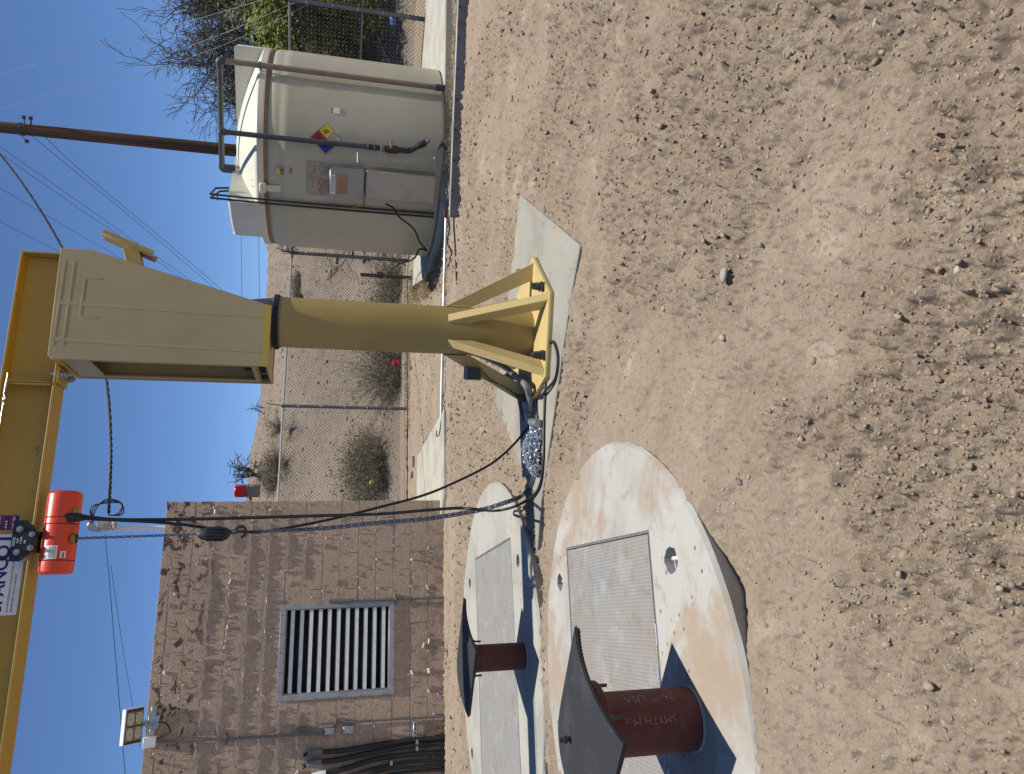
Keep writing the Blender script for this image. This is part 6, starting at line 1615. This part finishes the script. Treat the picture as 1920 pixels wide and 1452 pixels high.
q = hillpt(500, 770); tree("dead_tree", Vector((q.x, q.y + .3, float(hill_h(q.x, q.y + .3)))), 1.3, 1.0, 32, 2, "few bare stems on the crest left of the crane head", BARK, None, 0, .05, .03, (.3, 0), 2, minr=.009, kink=.2)
q = hillpt(505, 700); 
tree("dead_tree", bz(395, 16.4), 3.7, 1.0, 35, 4, "bare thin branches showing above the tank's left shoulder", BARKD, None, 0, .05, .05, (-.25, 0), 3, minr=.006)
# weeds along the tank pad and dry tufts on the dirt
def weeds():
    rg = random.Random(77); mb = MB(); mb2 = MB()
    spots = []
    for k in range(150): 
        t = rg.random(); spots.append((2.3 + 4.2 * t + rg.gauss(0, .05), 8.95 + 0.06 * t * 4 + rg.gauss(0, .10), rg.uniform(.04, .14)))
    for k in range(90): spots.append((rg.gauss(1.55, .16), rg.gauss(11.2, 1.0), rg.uniform(.06, .2)))
    for k in range(60): spots.append((rg.gauss(1.75, .2), rg.gauss(13.2, .35), rg.uniform(.1, .35)))
    for k in range(90): t = rg.random(); spots.append((-.9 + 2.6 * t, 13.7 + .9 * t + rg.gauss(0, .25), rg.uniform(.05, .16)))
    for x, y, h in spots:
        if poly_dist(np.array([x]), np.array([y]), TANK_PAD)[0] < -0.05: continue
        z = max(float(gh(x, y)), float(hill_h(x, y)) if y > 12 else -1)
        tips = twigs(mb, Vector((x, y, z - .01)), 9, h, .8, .0028, rg, 3, .2)
        leaf_cloud(mb2, tips, 26, .02, .012, rg)
    ob("weed_stalks", mb.mesh("weed_stalks", 0, False), STRAW, None, kind='stuff'); ob("weeds", mb2.mesh("weeds", 0, False), WEED, None, kind='stuff')
weeds()
# ------------------------------------------------------------------ litter and small remnants
def scrap(name, p, s, mat, label, seed):
    rg = random.Random(seed); m = MB(); K = 4; vs = []
    for j in range(K):
        for i in range(K): vs.append(Vector(p) + Vector(((i / (K - 1) - .5) * s + rg.gauss(0, s * .06), rg.gauss(0, s * .18), (j / (K - 1)) * s * .9 + rg.gauss(0, s * .07))))
    m.add(vs, [(j * K + i, j * K + i + 1, (j + 1) * K + i + 1, (j + 1) * K + i) for j in range(K - 1) for i in range(K - 1)])
    o = ob(name, m.mesh(name, 0, True, 60), mat, None, label, "litter"); return o
scrap("plastic_bag", atY(748, 681, 14.9), 0.16, REDI, "crumpled red and white bag caught below the fence behind the crane", 1)
scrap("plastic_bag", atY(700, 905, 16.0), 0.10, NYEL, "small yellow scrap caught in the shrub near the building", 2)
scrap("plastic_bag", atY(742, 42, 14.2), 0.13, BLUEP, "small blue scrap of plastic behind the right hand fence", 3)
rg = random.Random(12); m = MB()
for k in range(16): q = gp(979 + rg.gauss(0, 3), 950 + rg.gauss(0, 4), 0.012); a = rg.uniform(0, 3); m.tube([q, q + Vector((math.cos(a) * .022, math.sin(a) * .022, .006)), q + Vector((math.cos(a + .8) * .035, math.sin(a + .8) * .035, .012))], .0025, 4)
ob("yellow_cord_scrap", m.mesh("yellow_cord_scrap"), NYEL, None, "tangle of yellow cord scraps on the dirt beside the farther lid", "litter")
for k, (x, y, s, lab) in enumerate([(775, 865, .16, "broken concrete lump at the foot of the fence, near the side pavement"), (772, 890, .14, "flat concrete piece lying by the fence foot nearest the building"), (770, 690, .10, "dark rock at the fence foot behind the crane column")]):
    q = gp(x, y, .02); big_stone(200 + k, q.x, q.y, s * .5, (0.33, .27, .2) if k < 2 else (.14, .11, .09), lab)
